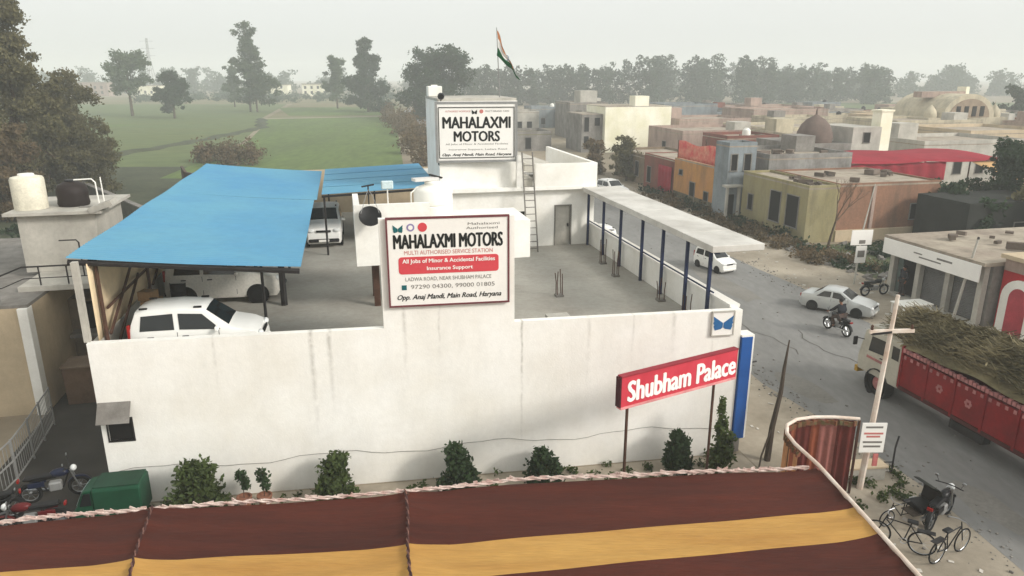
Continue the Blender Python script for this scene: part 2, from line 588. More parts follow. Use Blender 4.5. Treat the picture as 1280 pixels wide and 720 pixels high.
def lobes_for(h, r, n, rs, z0=0.35, taper=0.6, core=True):
    out = []
    m = int(n * 3.6)
    for i in range(m):
        q = rs.rand() * 2 * PI
        u = (i + rs.rand()) / m
        z = h * (z0 + (0.96 - z0) * u)
        env = (1 - taper * max(0.0, u - 0.3) / 0.7) * (0.62 + 0.38 * min(1, u / 0.25))
        env *= 0.78 + 0.44 * rs.rand()
        rad = r * env * (0.15 + 0.75 * math.sqrt(rs.rand()))
        s = r * (0.13 + 0.20 * rs.rand()) * (0.6 + 0.4 * env)
        out.append((rad * math.cos(q), rad * math.sin(q), z - s * 0.5, s * 1.15, s * 1.15, s * 0.75))
    if core:
        for u in (0.2, 0.45, 0.68):
            e = r * (1 - taper * u)
            out.append((rs.uniform(-0.1, 0.1) * r, rs.uniform(-0.1, 0.1) * r, h * (z0 + (1 - z0) * u), e * 0.58, e * 0.58, h * (1 - z0) * 0.22))
    return out


def tree_parts(root, h, r, nleaf, leaf, lm, rs, nl=9, z0=0.35, taper=0.6, trunk_r=0.25, lean=0.0):
    lb = lobes_for(h, r, nl, rs, z0, taper)
    mb = MB()
    top = Vector((lean, 0, h * 0.75))
    mb.tube([(0, 0, -0.1), (lean * 0.2, 0.05, h * 0.25), (lean * 0.6, -0.05, h * 0.5), top], [trunk_r, trunk_r * 0.75, trunk_r * 0.5, trunk_r * 0.15], 7)
    for L in lb[:min(7, len(lb))]:
        z = h * (0.25 + 0.3 * rs.rand())
        mid = Vector((L[0] * 0.45, L[1] * 0.45, (z + L[2]) / 2 + 0.2))
        mb.tube([(lean * z / h, 0, z), mid, (L[0], L[1], L[2])], [trunk_r * 0.4, trunk_r * 0.25, trunk_r * 0.08], 5)
    mb.build('trunk', BARK, root, smooth=True)
    v, f = leaves(nleaf, lb, leaf, rs, shell=0.25)
    npmesh('crown', v, f, lm, root)
    return root


# ------------------------------------------------------------------ setting: ground, road, fields
def sheet(name, poly, z, m, kind='structure', holes=None):
    mb = MB()
    n = len(poly)
    mb.add([(x, y, z) for x, y in poly], [tuple(range(n))])
    o = mb.build(name, m)
    o['kind'] = kind
    return o


def st_poly(pts):
    return [(W(s, t).x, W(s, t).y) for s, t in pts]


GROUND = mat('dusty_ground', (146, 134, 116), 0.95, 0.2, 0.05, 0.12, 0.9, 0.3, 3, tint=(112, 104, 86))
FIELDG = mat('crop_green', (92, 110, 58), 0.95, 0.15, 0.05, 0.2, 0.5, 0.5, 2, tint=(80, 92, 56), stretch=(2.2, 0.5, 1))
FIELDD = mat('dull_crop_green', (88, 102, 64), 0.95, 0.2, 0.04, 0.2, 0.4, 0.5, 2, tint=(94, 100, 60), stretch=(0.5, 2.0, 1))
FIELDB = mat('fallow_earth', (122, 110, 86), 0.95, 0.2, 0.05, 0.12, 0.6, 0.3, 3, tint=(100, 104, 70))
ASPH = mat('worn_asphalt', (130, 129, 126), 0.92, 0.12, 0.3, 0.09, 3.5, 0.25, 40, tint=(112, 111, 108), stretch=(1, 0.35, 1))
VERGE = mat('sandy_verge', (166, 156, 140), 0.95, 0.14, 0.3, 0.08, 4, 0.3, 20, tint=(128, 119, 104))
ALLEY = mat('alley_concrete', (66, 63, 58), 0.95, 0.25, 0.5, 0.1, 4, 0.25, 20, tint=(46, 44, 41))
SCRUB = mat('dark_scrub_soil', (74, 78, 58), 0.95, 0.25, 0.3, 0.2, 2, 0.4, 5, tint=(54, 60, 44))
PASTURE = mat('roadside_grass', (70, 84, 54), 0.95, 0.25, 0.3, 0.15, 3, 0.4, 8, tint=(92, 88, 66))

mb = MB()
mb.grid(lambda u, v: ((u - 0.5) * 2900, -1150 + v * 3000, 0), 22, 22)
tag(mb.build('ground', GROUND), kind='structure')
mb = MB()
mb.add([W(16.3 + 0.22 * math.sin(i * 1.7) + 0.12 * math.sin(i * 4.1), -60 + i * 4, 0.008) for i in range(116)] +
       [W(25.6 + 0.25 * math.sin(i * 1.3 + 1) + 0.12 * math.sin(i * 3.7), -60 + i * 4, 0.008) for i in range(116)],
       [(i, 116 + i, 117 + i, i + 1) for i in range(115)])
road = mb.build('road', ASPH, loc=(0, 0, 0))
tag(road, kind='structure')
sheet('left_verge', st_poly([(12.25, -40), (17.5, -40), (17.5, 90), (12.25, 90)]), 0.004, VERGE)
sheet('right_verge', st_poly([(24.8, -40), (31.5, -40), (31.5, 90), (24.8, 90)]), 0.004, VERGE)
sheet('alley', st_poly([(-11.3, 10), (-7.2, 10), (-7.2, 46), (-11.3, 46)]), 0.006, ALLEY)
sheet('forecourt_strip', st_poly([(-7.2, 12), (12.2, 12), (12.2, 19.1), (-7.2, 20.4)]), 0.005, VERGE)
sheet('bright_crop_field', [(-43, 88), (-13, 88), (-36, 228), (-72, 214), (-60, 176), (-50, 138)], 0.012, FIELDG)
sheet('dull_crop_field', [(-160, 96), (-44, 100), (-51, 138), (-61, 176), (-73, 214), (-100, 330), (-260, 330)], 0.010, FIELDD)
sheet('fallow_field', [(-300, 332), (-98, 332), (-72, 216), (-36, 230), (-50, 420), (-320, 460)], 0.010, FIELDB)
sheet('scrub_ground', [(-80, 46), (-22, 46), (-22, 70), (-40, 101), (-80, 98)], 0.009, SCRUB)
0 and sheet('brown_strip', [(-42, 88), (-13, 90), (-13.2, 105), (-42.5, 103)], 0.011, FIELDB)
sheet('village_lane', st_poly([(31.5, 36.5), (60, 36.5), (60, 45.5), (31.5, 45.5)]), 0.006, PASTURE)
sheet('east_field', [(20, 150), (60, 140), (90, 330), (10, 330)], 0.010, FIELDB)
sheet('far_green_field', [(40, 215), (240, 200), (300, 350), (60, 345)], 0.014, FIELDD)
rs_ = np.random.RandomState(70)
PATCH = mat('road_patch_tar', (128, 125, 119), 0.95, 0.2, 0.8, 0.1, 8, 0.3, 30, tint=(114, 111, 105))
for (s_, t_, w_, l_) in ((18.2, 33.0, 1.1, 3.2), (21.8, 38.0, 0.8, 4.5), (17.4, 23.2, 0.7, 1.6), (23.6, 22.5, 0.9, 2.4), (19.5, 50, 1.2, 5), (17.6, 14.5, 0.6, 1.5)):
    q = []
    for k in range(14):
        a_ = 2 * PI * k / 14
        e_ = 0.8 + 0.35 * rs_.rand()
        q.append((s_ + w_ * e_ * math.cos(a_), t_ + l_ * e_ * math.sin(a_)))
    sheet('road_patch', st_poly(q), 0.012, PATCH)
mb = MB()
for (s_, t0_) in ((19.2, 26.5), (21.0, 25.0), (18.3, 44)):
    pts_ = [W(s_ + 0.12 * math.sin(k * 1.9) + 0.3 * math.sin(k * 0.6 + s_), t0_ + k * 0.55) for k in range(9)]
    for k in range(8):
        d_ = (pts_[k + 1] - pts_[k]).normalized().cross(Vector((0, 0, 1))) * 0.022
        mb.add([pts_[k] - d_ + Vector((0, 0, 0.017)), pts_[k + 1] - d_ + Vector((0, 0, 0.017)), pts_[k + 1] + d_ + Vector((0, 0, 0.017)), pts_[k] + d_ + Vector((0, 0, 0.017))], [(0, 1, 2, 3)])
tag(mb.build('road_crack', mat('crack_tar', (88, 84, 78), 0.95)), kind='structure')
mb = MB()
for i in range(2600):
    q = rs_.rand()
    s_ = (16.3 + rs_.normal(0, 0.45)) if q < 0.5 else (25.6 + rs_.normal(0, 0.6)) if q < 0.85 else rs_.uniform(12.6, 31)
    p_ = W(s_, rs_.uniform(10, 62))
    e_ = 0.012 + 0.035 * rs_.rand() ** 2
    mb.cbox((p_.x, p_.y, e_ * 0.5), (e_ * 2, e_ * 1.5, e_ * 1.3), rz=rs_.rand() * 3, rx=0.3)
tag(mb.build('gravel', GREYC), 'loose gravel and stones along both broken road edges', 'gravel', kind='stuff')
mb = MB()
for i in range(260):
    p_ = W(rs_.uniform(12.6, 16.2), rs_.uniform(9, 45)) if rs_.rand() < 0.45 else W(rs_.uniform(26, 31), rs_.uniform(20, 60))
    e_ = 0.04 + 0.10 * rs_.rand()
    mb.cbox((p_.x, p_.y, 0.02), (e_ * 1.6, e_, 0.012), rz=rs_.rand() * 3, rx=rs_.uniform(-0.3, 0.3))
tag(mb.build('litter', mat('paper_litter', (196, 190, 180), 0.9)), 'scraps of pale litter on the road verges', 'litter', kind='stuff')
sheet('crop_patch', [(-150, 150), (-100, 146), (-96, 190), (-150, 196)], 0.016, FIELDG)
sheet('crop_patch', [(-70, 232), (-40, 236), (-46, 300), (-92, 292)], 0.016, FIELDG)
sheet('field_path', [(-72, 215), (-36, 229), (-36, 231.5), (-73, 218)], 0.018, VERGE)
# field bund: low earth bank across the crops
mb = MB()
pts = [(-64, 101), (-61.5, 125), (-60, 150), (-60.5, 178), (-72, 212)]
def bund(u, v):
    k = u * (len(pts) - 1)
    i = min(int(k), len(pts) - 2)
    fr = k - i
    x = pts[i][0] * (1 - fr) + pts[i + 1][0] * fr
    y = pts[i][1] * (1 - fr) + pts[i + 1][1] * fr
    return (x + (v - 0.5) * 3.0 + 0.5 * math.sin(u * 60), y, 0.01 + 0.45 * math.sin(PI * v) * (0.8 + 0.3 * math.sin(u * 40)))
mb.grid(bund, 60, 6)
tag(mb.build('field_bund', SCRUB, smooth=True), kind='structure')

# ------------------------------------------------------------------ main showroom building
def ft(s):           # t of the outer face of the front wall at s
    return 20.5 + (s + 7.16) * (19.2 - 20.5) / (11.83 + 7.16)


BO = (2.3, 27.0, 0.0)
main = st_thing('showroom_building', 'long white two-level showroom with concrete roof deck behind a blank parapet wall', 'building', BO[0], BO[1])


def B():
    return MB(BO)


FD = (R(0))
# front wall, with the window opening left out
def wallstrip(mb, s0, s1, z0, z1, th=0.23):
    mb.prism([(s0, ft(s0)), (s1, ft(s1)), (s1, ft(s1) + th), (s0, ft(s0) + th)], z0, z1)


mb = B()
wallstrip(mb, -7.16, -6.98, 0, 5)
wallstrip(mb, -6.98, -6.34, 0, 2.05)
wallstrip(mb, -6.98, -6.34, 2.72, 5)
wallstrip(mb, -6.34, 11.83, 0, 5)
wallstrip(mb, 0.81, 4.62, 5, 8.2)
mb.build('front_wall', FRONTW, main)
mb = B()
mb.box(11.60, 11.83, 19.45, 45, 0, 5.0)
mb.build('road_side_wall', WALLW, main)
mb = B()
mb.box(11.55, 11.90, 19.5, 33.2, 5.0, 5.09)
mb.build('parapet_coping', WALLW, main)
mb = B()
mb.box(-7.16, -6.93, 20.75, 45, 0, 4.9)
mb.build('alley_side_wall', PALEC, main)
mb = B()
mb.box(-6.93, 11.6, 44.77, 45, 0, 6.6)
mb.build('rear_wall', TAN, main)
mb = B()
mb.prism([(-6.93, ft(-6.93) + 0.24), (11.59, ft(11.59) + 0.24), (11.59, 44.76), (-6.93, 44.76)], 3.8, 4.0)
mb.build('roof_deck', CONC, main)
# square window with dark pane and sheet awning
mb2 = B()
for (a, b, c, d) in ((-7.02, -6.98, 2.01, 2.76), (-6.34, -6.30, 2.01, 2.76), (-6.98, -6.34, 2.01, 2.05), (-6.98, -6.34, 2.72, 2.76)):
    mb2.prism([(a, ft(a) - 0.02), (b, ft(b) - 0.02), (b, ft(b) + 0.1), (a, ft(a) + 0.1)], c, d)
wn = mb2.build('window', DARKM, main)
mb = B()
mb.prism([(-6.98, ft(-6.98) + 0.05), (-6.34, ft(-6.34) + 0.05), (-6.34, ft(-6.34) + 0.07), (-6.98, ft(-6.98) + 0.07)], 2.05, 2.72)
wp = mb.build('pane', DARKIN, main)
wp.parent = wn
mb = B()
mb.add([(-7.14, ft(-7.1) - 0.42, 2.76), (-6.28, ft(-6.3) - 0.42, 2.76), (-6.28, ft(-6.3) - 0.003, 3.24), (-7.14, ft(-7.1) - 0.003, 3.24)], [(0, 1, 2, 3)])
mb.build('window_awning', GREYC, main, thick=0.03)
# sagging cable along the wall foot
mb = B()
pts = []
for i in range(45):
    s = -6.9 + i * 0.42
    pts.append((s, ft(s) - 0.02, 1.08 + 0.10 * math.sin(i * 0.55) + 0.03 * math.sin(i * 1.7)))
mb.tube(pts, 0.007, 5)
tag(mb.build('cable', GREYC, main))

# rear upper block
RB0, RB1, RBT, RBE = 4.3, 11.83, 33.3, 41.5
mb = B()
mb.box(RB0, 7.62, RBT, RBT + 0.23, 4.0, 6.78)
mb.box(7.62, 8.35, RBT, RBT + 0.23, 4.0, 4.55)
mb.box(7.62, 8.35, RBT, RBT + 0.23, 5.75, 6.78)
mb.box(8.35, 9.86, RBT, RBT + 0.23, 4.0, 6.78)
mb.box(9.86, 10.62, RBT, RBT + 0.23, 5.95, 6.78)
mb.box(10.62, RB1, RBT, RBT + 0.23, 4.0, 6.78)
mb.build('upper_front_wall', WALLW, main)
mb = B()
mb.box(RB0, RB0 + 0.23, RBT + 0.23, RBE, 4.0, 6.78)
mb.box(11.60, RB1, RBT + 0.23, RBE, 5.0, 6.78)
mb.build('upper_side_wall', WALLW, main)
mb = B()
mb.box(RB0, RB1, RBT - 0.32, RBE, 6.78, 6.93)
mb.build('upper_slab', WALLW, main)
mb = B()
mb.box(RB0 + 3.55, 8.05, RBT - 0.3, RBT - 0.1, 6.93, 8.42)
mb.box(8.75, RB1, RBT - 0.3, RBT - 0.1, 6.93, 8.02)
mb.box(RB1 - 0.2, RB1, RBT - 0.1, RBE, 6.93, 8.02)
mb.add([(8.05, RBT - 0.3, 8.42), (8.05, RBT - 0.1, 8.42), (8.05, RBT - 0.3, 6.95), (8.05, RBT - 0.1, 6.95), (8.22, RBT - 0.3, 6.95), (8.22, RBT - 0.1, 6.95)],
       [(0, 2, 4), (1, 5, 3), (0, 4, 5, 1)])
mb.build('upper_parapet', WALLW, main)
# sloping stair slab seen through the parapet gap
mb = B()
mb.box(8.1, 8.7, RBT + 0.0, RBT + 3.2, 6.93, 7.35)
mb.add([(8.6, RBT + 1.2, 7.9), (11.3, RBT + 1.2, 7.35), (11.3, RBT + 4.5, 7.35), (8.6, RBT + 4.5, 8.3), (8.6, RBT + 1.2, 7.5), (11.3, RBT + 1.2, 6.95), (11.3, RBT + 4.5, 6.95), (8.6, RBT + 4.5, 7.5)],
       [(0, 1, 2, 3), (0, 4, 5, 1), (3, 2, 6, 7), (0, 3, 7, 4), (1, 5, 6, 2)])
mb.build('stair_slab', PALEC, main)
mb = B()
mb.box(7.64, 8.33, RBT + 0.12, RBT + 0.16, 4.55, 5.75)
uw = mb.build('dark_window', DARKIN, main)
mb = B()
for x in (7.62, 7.86, 8.09, 8.31):
    mb.box(x, x + 0.035, RBT + 0.02, RBT + 0.055, 4.55, 5.75)
g = mb.build('grille', GREYM, main)
g.parent = uw
mb = B()
mb.box(9.88, 10.60, RBT + 0.10, RBT + 0.15, 4.0, 5.93)
dr = mb.build('door', PALEC, main)
mb = B()
mb.box(9.80, 9.86, RBT - 0.03, RBT + 0.1, 4.0, 6.0)
mb.box(10.62, 10.68, RBT - 0.03, RBT + 0.1, 4.0, 6.0)
mb.box(9.86, 10.62, RBT - 0.03, RBT + 0.1, 5.95, 6.0)
f2 = mb.build('frame', GREYC, main)
f2.parent = dr
mb = B()
mb.box(10.48, 10.55, RBT + 0.03, RBT + 0.1, 4.9, 5.05)
f2 = mb.build('handle', DARKM, main)
f2.parent = dr
# tower
mb = B()
mb.box(RB0, 8.0, RBT + 0.25, RBT + 0.48, 6.93, 10.9)
mb.box(RB0, RB0 + 0.23, RBT + 0.48, RBT + 5.2, 6.93, 10.9)
mb.box(7.77, 8.0, RBT + 0.48, RBT + 5.2, 6.93, 10.9)
mb.box(RB0 + 0.23, 7.77, RBT + 4.97, RBT + 5.2, 6.93, 10.9)
mb.build('stair_tower', WALLW, main)
mb = B()
mb.box(RB0 - 0.02, 8.02, RBT + 0.5, RBT + 5.25, 10.9, 11.02)
mb.build('tower_roof', PALEC, main)
mb = B()
mb.box(RB0 - 0.012, RB0 + 0.01, RBT + 0.32, RBT + 0.7, 8.0, 10.4)
tw = mb.build('tower_window', DARKIN, main)
# overhead tank block on short piers
mb = B()
mb.box(0.2, 6.3, 24.4, 27.0, 5.75, 7.1)
mb.build('tank_block', WALLW, main)
mb = B()
mb.box(0.2, 2.75, 24.4, 24.6, 7.1, 7.85)
mb.box(0.2, 0.4, 24.6, 27.0, 7.1, 7.85)
mb.build('tank_block_parapet', WALLW, main)
for (a, b) in ((0.75, 25.3), (5.6, 25.3), (0.75, 26.6), (5.6, 26.6)):
    B().box(a, a + 0.22, b, b + 0.22, 4.0, 5.75).build('pier', BROWNM, main)
# low kerbs and patches on the roof deck
mb = B()
mb.box(5.75, 6.45, ft(6) + 0.3, ft(6) + 0.75, 4.0, 4.95)
tag(mb.build('parapet_box', PALEC, main))

# ladder
ld_ = st_thing('ladder', 'grey steel ladder leaning from the roof deck to the white upper parapet', 'ladder', 8.4, 32.6, 4.0)
LDO = (8.4, 32.6, 4.0)
for dx in (0.0, 0.5):
    MB(LDO).tube([(8.16 + dx, 32.05, 4.0), (8.06 + dx, 32.86, 8.6)], 0.035, 6).build('rail', GREYC, ld_)
for i in range(14):
    u = (i + 0.6) / 14.2
    z = 4 + 4.5 * u
    MB(LDO).tube([(8.16 - 0.1 * u, 32.05 + 0.81 * u, z), (8.66 - 0.1 * u, 32.05 + 0.81 * u, z)], 0.022, 5).build('rung', GREYC, ld_)

# ------------------------------------------------------------------ blue shed on the roof deck
SHO = (-4.5, 32.0, 4.0)
shed = st_thing('parking_shed', 'large blue sheet-roofed car shed on the left of the roof deck', 'shed', *SHO)
s0, s1, t0, t1 = -7.5, -1.42, 21.0, 43.2
nsh = 11
for k in range(nsh):
    ta = t0 + (t1 - t0) * k / nsh
    tb = t0 + (t1 - t0) * (k + 1) / nsh

    def fn(u, v, ta=ta, tb=tb, k=k):
        s = s0 + (s1 - s0) * v + (0.12 * (1 if k > 5 else 0)) * v
        t = ta + (tb - ta) * u
        z = 7.3 - 0.6 * v + 0.011 * math.cos(u * 2 * PI * 9) - 0.05 * math.sin(PI * v) + 0.02 * math.sin(t * 0.9)
        return (s, t, z)
    MB(SHO).grid(fn, 54, 6).build('roof_sheet', BLUE, shed, smooth=True)
mb = MB(SHO)
mb.tube([(s0 + 0.05, t0 + 0.08, 7.17), (s1 - 0.05, t0 + 0.08, 6.56)], 0.09, 6)
mb.build('front_beam', DARKM, shed)
mb = MB(SHO)
for t in (26.2, 31.5, 37, 42.5):
    mb.tube([(s0 + 0.1, t, 7.15), (s1 - 0.1, t, 6.55)], 0.06, 6)
mb.build('rafter', DARKM, shed)
for s, z in ((-7.0, 7.13), (-2.7, 6.70)):
    MB(SHO).tube([(s, t0 + 0.15, z), (s, t1 - 0.3, z)], 0.05, 6).build('purlin', DARKM, shed)
for (s, t, r_, z) in ((-6.85, 21.25, 0.06, 7.15), (-2.75, 23.0, 0.05, 6.7), (-2.45, 26.2, 0.12, 6.65), (-2.6, 31.5, 0.06, 6.65), (-2.6, 37, 0.06, 6.65), (-2.6, 42.5, 0.06, 6.65),
                      (-6.85, 26.2, 0.06, 7.1), (-6.85, 31.5, 0.06, 7.1), (-6.85, 37, 0.06, 7.1), (-6.85, 42.5, 0.06, 7.1)):
    MB(SHO).tube([(s, t, 4.0), (s, t, z)], r_, 6).build('post', DARKM if s > -6 else BROWNM, shed)
for (a, b) in (((-6.80, 21.4, 4.95), (-6.80, 25.6, 6.9)), ((-6.80, 26.4, 5.0), (-6.80, 31.0, 6.9)), ((-6.80, 21.5, 5.7), (-6.80, 26.0, 5.7)), ((-6.7, 21.3, 4.4), (-6.7, 24.5, 5.9))):
    MB(SHO).tube([a, b], 0.045, 5).build('brace', BROWNM, shed)
mb = MB(SHO)
mb.grid(lambda u, v: (-6.98 + 0.05 * math.sin(u * 30) * (0.3 + 0.7 * v), 20.95 + 9.4 * u, 4.9 + 2.22 * v), 60, 5)
mb.build('side_cloth', CREAM, shed, smooth=True, thick=0.01)
mb = MB(SHO)
mb.box(-7.25, -7.1, 20.62, 20.8, 5.0, 7.25)
mb.build('corner_post', PALEC, shed)

# second blue canopy, towards the tower
C2O = (1.5, 37.5, 4.0)
c2 = st_thing('lean_to_canopy', 'narrow blue sheet canopy between the car shed and the white tower', 'canopy', *C2O)
for k in range(4):
    ta = 33.5 + (42.8 - 33.5) * k / 4
    tb = 33.5 + (42.8 - 33.5) * (k + 1) / 4
    MB(C2O).grid(lambda u, v: (-1.1 + 5.35 * v, ta + (tb - ta + 0.05) * u, 6.85 + 0.2 * v + 0.012 * math.cos(u * 2 * PI * 10) + 0.005 * k), 50, 4).build('roof_sheet', BLUE, c2, smooth=True)
MB(C2O).tube([(-1.1, 33.6, 6.75), (4.25, 33.6, 6.95)], 0.06, 6).build('front_beam', DARKM, c2)
for (s, t) in ((-1.0, 33.7), (-1.0, 42.5), (1.6, 42.6)):
    MB(C2O).tube([(s, t, 4.0), (s, t, 6.75)], 0.05, 6).build('post', DARKM, c2)

# road-side canopy
RCO = (11.4, 26.5, 4.0)
rc = st_thing('walkway_canopy', 'long pale flat canopy on seven blue posts along the road parapet', 'canopy', *RCO)
n = 6
for k in range(n):
    ta = 20.1 + (33.0 - 20.1) * k / n
    tb = 20.1 + (33.0 - 20.1) * (k + 1) / n
    mb = MB(RCO)
    mb.box(11.12, 12.95, ta, tb - 0.025, 6.64 + 0.004 * (k % 2), 6.86 + 0.006 * (k % 2))
    mb.build('roof_sheet', SHEETW, rc, bevel=0.015)
MB(RCO).box(11.38, 11.5, 20.3, 33.0, 6.54, 6.637).build('beam', BLUEPOST, rc)
for t in (20.75, 22.4, 24.4, 26.35, 28.7, 30.85, 33.0):
    MB(RCO).box(11.39, 11.49, t - 0.05, t + 0.05, 4.0, 6.54).build('post', BLUEPOST, rc)
MB(RCO).tube([(11.5, 20.5, 5.2), (11.5, 33.0, 5.2)], 0.03, 6).build('hand_rail', BLUEPOST, rc)

# signs ------------------------------------------------------------------------------
def board(name, label, loc, yaw, w, h, depth, face, frame, fw=0.06, frame2=None):
    t = thing(name, label, 'sign', loc, yaw)
    MB().box(-w / 2, w / 2, 0, depth, 0, h).build('board', face, t)
    mb = MB()
    y0, y1 = -0.02, depth + 0.003
    mb.box(-w / 2 - 0.004, w / 2 + 0.004, y0, y1, h - fw, h + 0.004)
    mb.box(-w / 2 - 0.004, w / 2 + 0.004, y0, y1, -0.004, fw)
    mb.box(-w / 2 - 0.004, -w / 2 + fw, y0, y1, fw, h - fw)
    mb.box(w / 2 - fw, w / 2 + 0.004, y0, y1, fw, h - fw)
    mb.build('frame', frame, t)
    return t


def wings(parent, x, z, w, h, m, y=-0.012):
    """the two-winged M emblem"""
    for sgn in (-1, 1):
        mb = MB()
        P = [(0.02, -0.30), (0.02, 0.02), (0.5, 0.5), (0.46, 0.12), (0.50, 0.02), (0.44, -0.12), (0.47, -0.22), (0.40, -0.5), (0.10, -0.42)]
        P = [(x + sgn * a * w, z + b * h) for a, b in P]
        if sgn < 0:
            P = P[::-1]
        mb.yprism(P, y, y + 0.008)
        mb.build('emblem_wing', m, parent)


FYAW = math.atan2(W(11.83, 19.2).y - W(-7.16, 20.5).y, W(11.83, 19.2).x - W(-7.16, 20.5).x)
smid = 2.72
p = W(smid, ft(smid) - 0.10, 5.66)
S1 = board('signboard', 'large red-bordered white signboard reading MAHALAXMI MOTORS with a red band, on the front wall', p, FYAW, 3.46, 2.58, 0.09, SIGNW, mat('maroon_frame', (112, 56, 62), 0.6), 0.045)
text('MAHALAXMI MOTORS', 3.06, 0.40, INK, S1, 0.0, 1.90, name='title', bold=0.045)
text('MULTI AUTHORISED SERVICE STATION', 2.5, 0.12, INKR, S1, 0.0, 1.58, name='lettering')
mb = MB()
q = []
for (cx, cz, a0) in ((1.33, 1.37, 0), (-1.33, 1.37, 90), (-1.33, 1.05, 180), (1.33, 1.05, 270)):
    for k in range(5):
        a = R(a0 + k * 22.5)
        q.append((cx + 0.09 * math.cos(a), cz + 0.09 * math.sin(a)))
mb.yprism(q[::-1], -0.008, -0.001)
mb.build('red_band', SIGNBAN, S1)
text('All Jobs of Minor & Accidental Facilities', 2.62, 0.15, INKW, S1, 0, 1.32, y=-0.013, name='lettering', bold=0.03)
text('Insurance Support', 1.3, 0.14, INKW, S1, 0.02, 1.10, y=-0.013, name='lettering', bold=0.03)
text('LADWA ROAD, NEAR SHUBHAM PALACE', 2.45, 0.13, INKG, S1, -0.02, 0.80, name='lettering')
text('97290 04300, 99000 01805', 2.40, 0.14, INKG, S1, 0.1, 0.57, name='lettering')
MB().box(-1.36, -1.22, -0.01, -0.001, 0.50, 0.64).build('phone_mark', TEAL, S1)
text('Opp. Anaj Mandi, Main Road, Haryana', 2.98, 0.19, INK, S1, 0, 0.26, name='lettering', bold=0.03, shear=0.35)
wings(S1, -1.40, 2.27, 0.28, 0.22, TEAL)
MB().lathe([(0.11, 0), (0.11, 0.008)], (-1.05, -0.009, 2.30), 20, 'Y').build('round_emblem', mat('violet_ink', (140, 130, 170), 0.7), S1)
MB().lathe([(0.065, 0), (0.065, 0.004)], (-1.05, -0.013, 2.30), 16, 'Y').build('emblem_centre', SIGNW, S1)
MB().lathe([(0.13, 0), (0.13, 0.008)], (-0.72, -0.009, 2.30), 20, 'Y').build('round_emblem', SIGNBAN, S1)
text('Mahalaxmi', 0.9, 0.07, INKG, S1, 1.0, 2.36, name='lettering')
text('Authorised', 0.9, 0.07, INKG, S1, 0.95, 2.24, name='lettering')

TW0 = W(6.02, RBT - 0.04, 8.16)
S2 = board('signboard', 'black and white MAHALAXMI MOTORS signboard on the front of the rooftop tower', TW0, YAW - R(4), 3.78, 2.72, 0.08, SIGNW, GREYM, 0.10)
MB().box(-1.72, 1.72, -0.030, -0.001, 2.46, 2.49).box(-1.72, 1.72, -0.030, -0.001, 0.20, 0.23).box(-1.75, -1.72, -0.03, -0.001, 0.2, 2.49).box(1.72, 1.75, -0.03, -0.001, 0.2, 2.49).build('inner_border', INK, S2)
text('MAHALAXMI', 3.1, 0.50, INK, S2, 0, 1.80, name='title', bold=0.05)
text('MOTORS', 2.1, 0.46, INK, S2, 0.0, 1.18, name='title', bold=0.05)
text('AUTHORISED WORKSHOP', 1.15, 0.08, INKR, S2, -0.85, 2.30, name='lettering')
text('MULTI BRAND CARS', 1.1, 0.08, INKG, S2, 0.95, 2.30, name='lettering')
wings(S2, -0.10, 2.27, 0.26, 0.2, INK)
MB().lathe([(0.09, 0), (0.09, 0.008)], (0.22, -0.009, 2.29), 18, 'Y').build('round_emblem', INKR, S2)
text('All Jobs of Minor & Accidental Facilities', 2.9, 0.10, INKG, S2, 0, 0.82, name='lettering')
text('Insurance Support, Ladwa Road', 2.7, 0.10, INKG, S2, 0.05, 0.58, name='lettering')
text('Opp. Anaj Mandi, Main Road, Haryana', 3.2, 0.15, INK, S2, 0, 0.34, name='lettering', bold=0.045, shear=0.35)

ls = 11.18
p = W(ls, ft(ls) - 0.06, 4.20)
S3 = board('emblem_sign', 'square white sign with a blue winged emblem at the right end of the front wall', p, FYAW, 0.74, 0.80, 0.05, SIGNW, PALEC, 0.03)
wings(S3, 0, 0.42, 0.66, 0.46, LOGOB, -0.012)

# corner pylon
po = (12.07, 19.4, 0)
py = st_thing('corner_pylon', 'tall narrow blue panel at the road corner of the white wall', 'sign', *po)
MB(po).box(11.86, 12.24, 19.12, 19.62, 0.55, 4.1).build('panel', BLUEP, py, bevel=0.01)
MB(po).box(12.243, 12.30, 19.14, 19.60, 0.55, 4.16).build('edge_trim', PLASW, py)
MB(po).box(11.86, 12.24, 19.13, 19.60, 4.103, 4.16).build('cap', PLASW, py)
MB(po).box(11.92, 12.18, 19.25, 19.5, 0.0, 0.548).build('plinth', GREYC, py)
MB(po).tube([(12.30, 19.4, 3.1), (12.62, 19.4, 3.12)], 0.03, 5).build('bracket', DARKM, py)

# Shubham Palace sign on posts
a0, a1 = Vector((2.86, 17.3, 0)), Vector((6.50, 19.35, 0))
dirv = (a1 - a0).normalized()
yw = math.atan2(dirv.y, dirv.x)
Ls = (a1 - a0).length
SP = thing('name_sign', 'long red sign reading Shubham Palace on two thin posts before the white wall', 'sign', (a0 + a1) / 2, yw)
MB().box(-Ls / 2, Ls / 2, 0, 0.12, 3.62, 4.46).build('board', SIGNR, SP)
MB().box(-Ls / 2 - 0.006, Ls / 2 + 0.006, -0.02, 0.17, 3.55, 3.618).build('lower_trim', mat('pale_pink_trim', (226, 150, 150), 0.6), SP)
MB().box(-Ls / 2 - 0.006, Ls / 2 + 0.006, -0.02, 0.17, 4.463, 4.50).build('upper_trim', mat('dark_red_trim', (150, 44, 56), 0.6), SP)
MB().box(-Ls / 2 - 0.05, -Ls / 2 - 0.004, -0.015, 0.175, 3.62, 4.46).build('end_plate', mat('maroon_end', (70, 26, 32), 0.7), SP)
text('Shubham Palace', Ls * 0.93, 0.58, INKW, SP, 0.08, 4.02, y=-0.012, name='title', bold=0.045, ext=0.02)
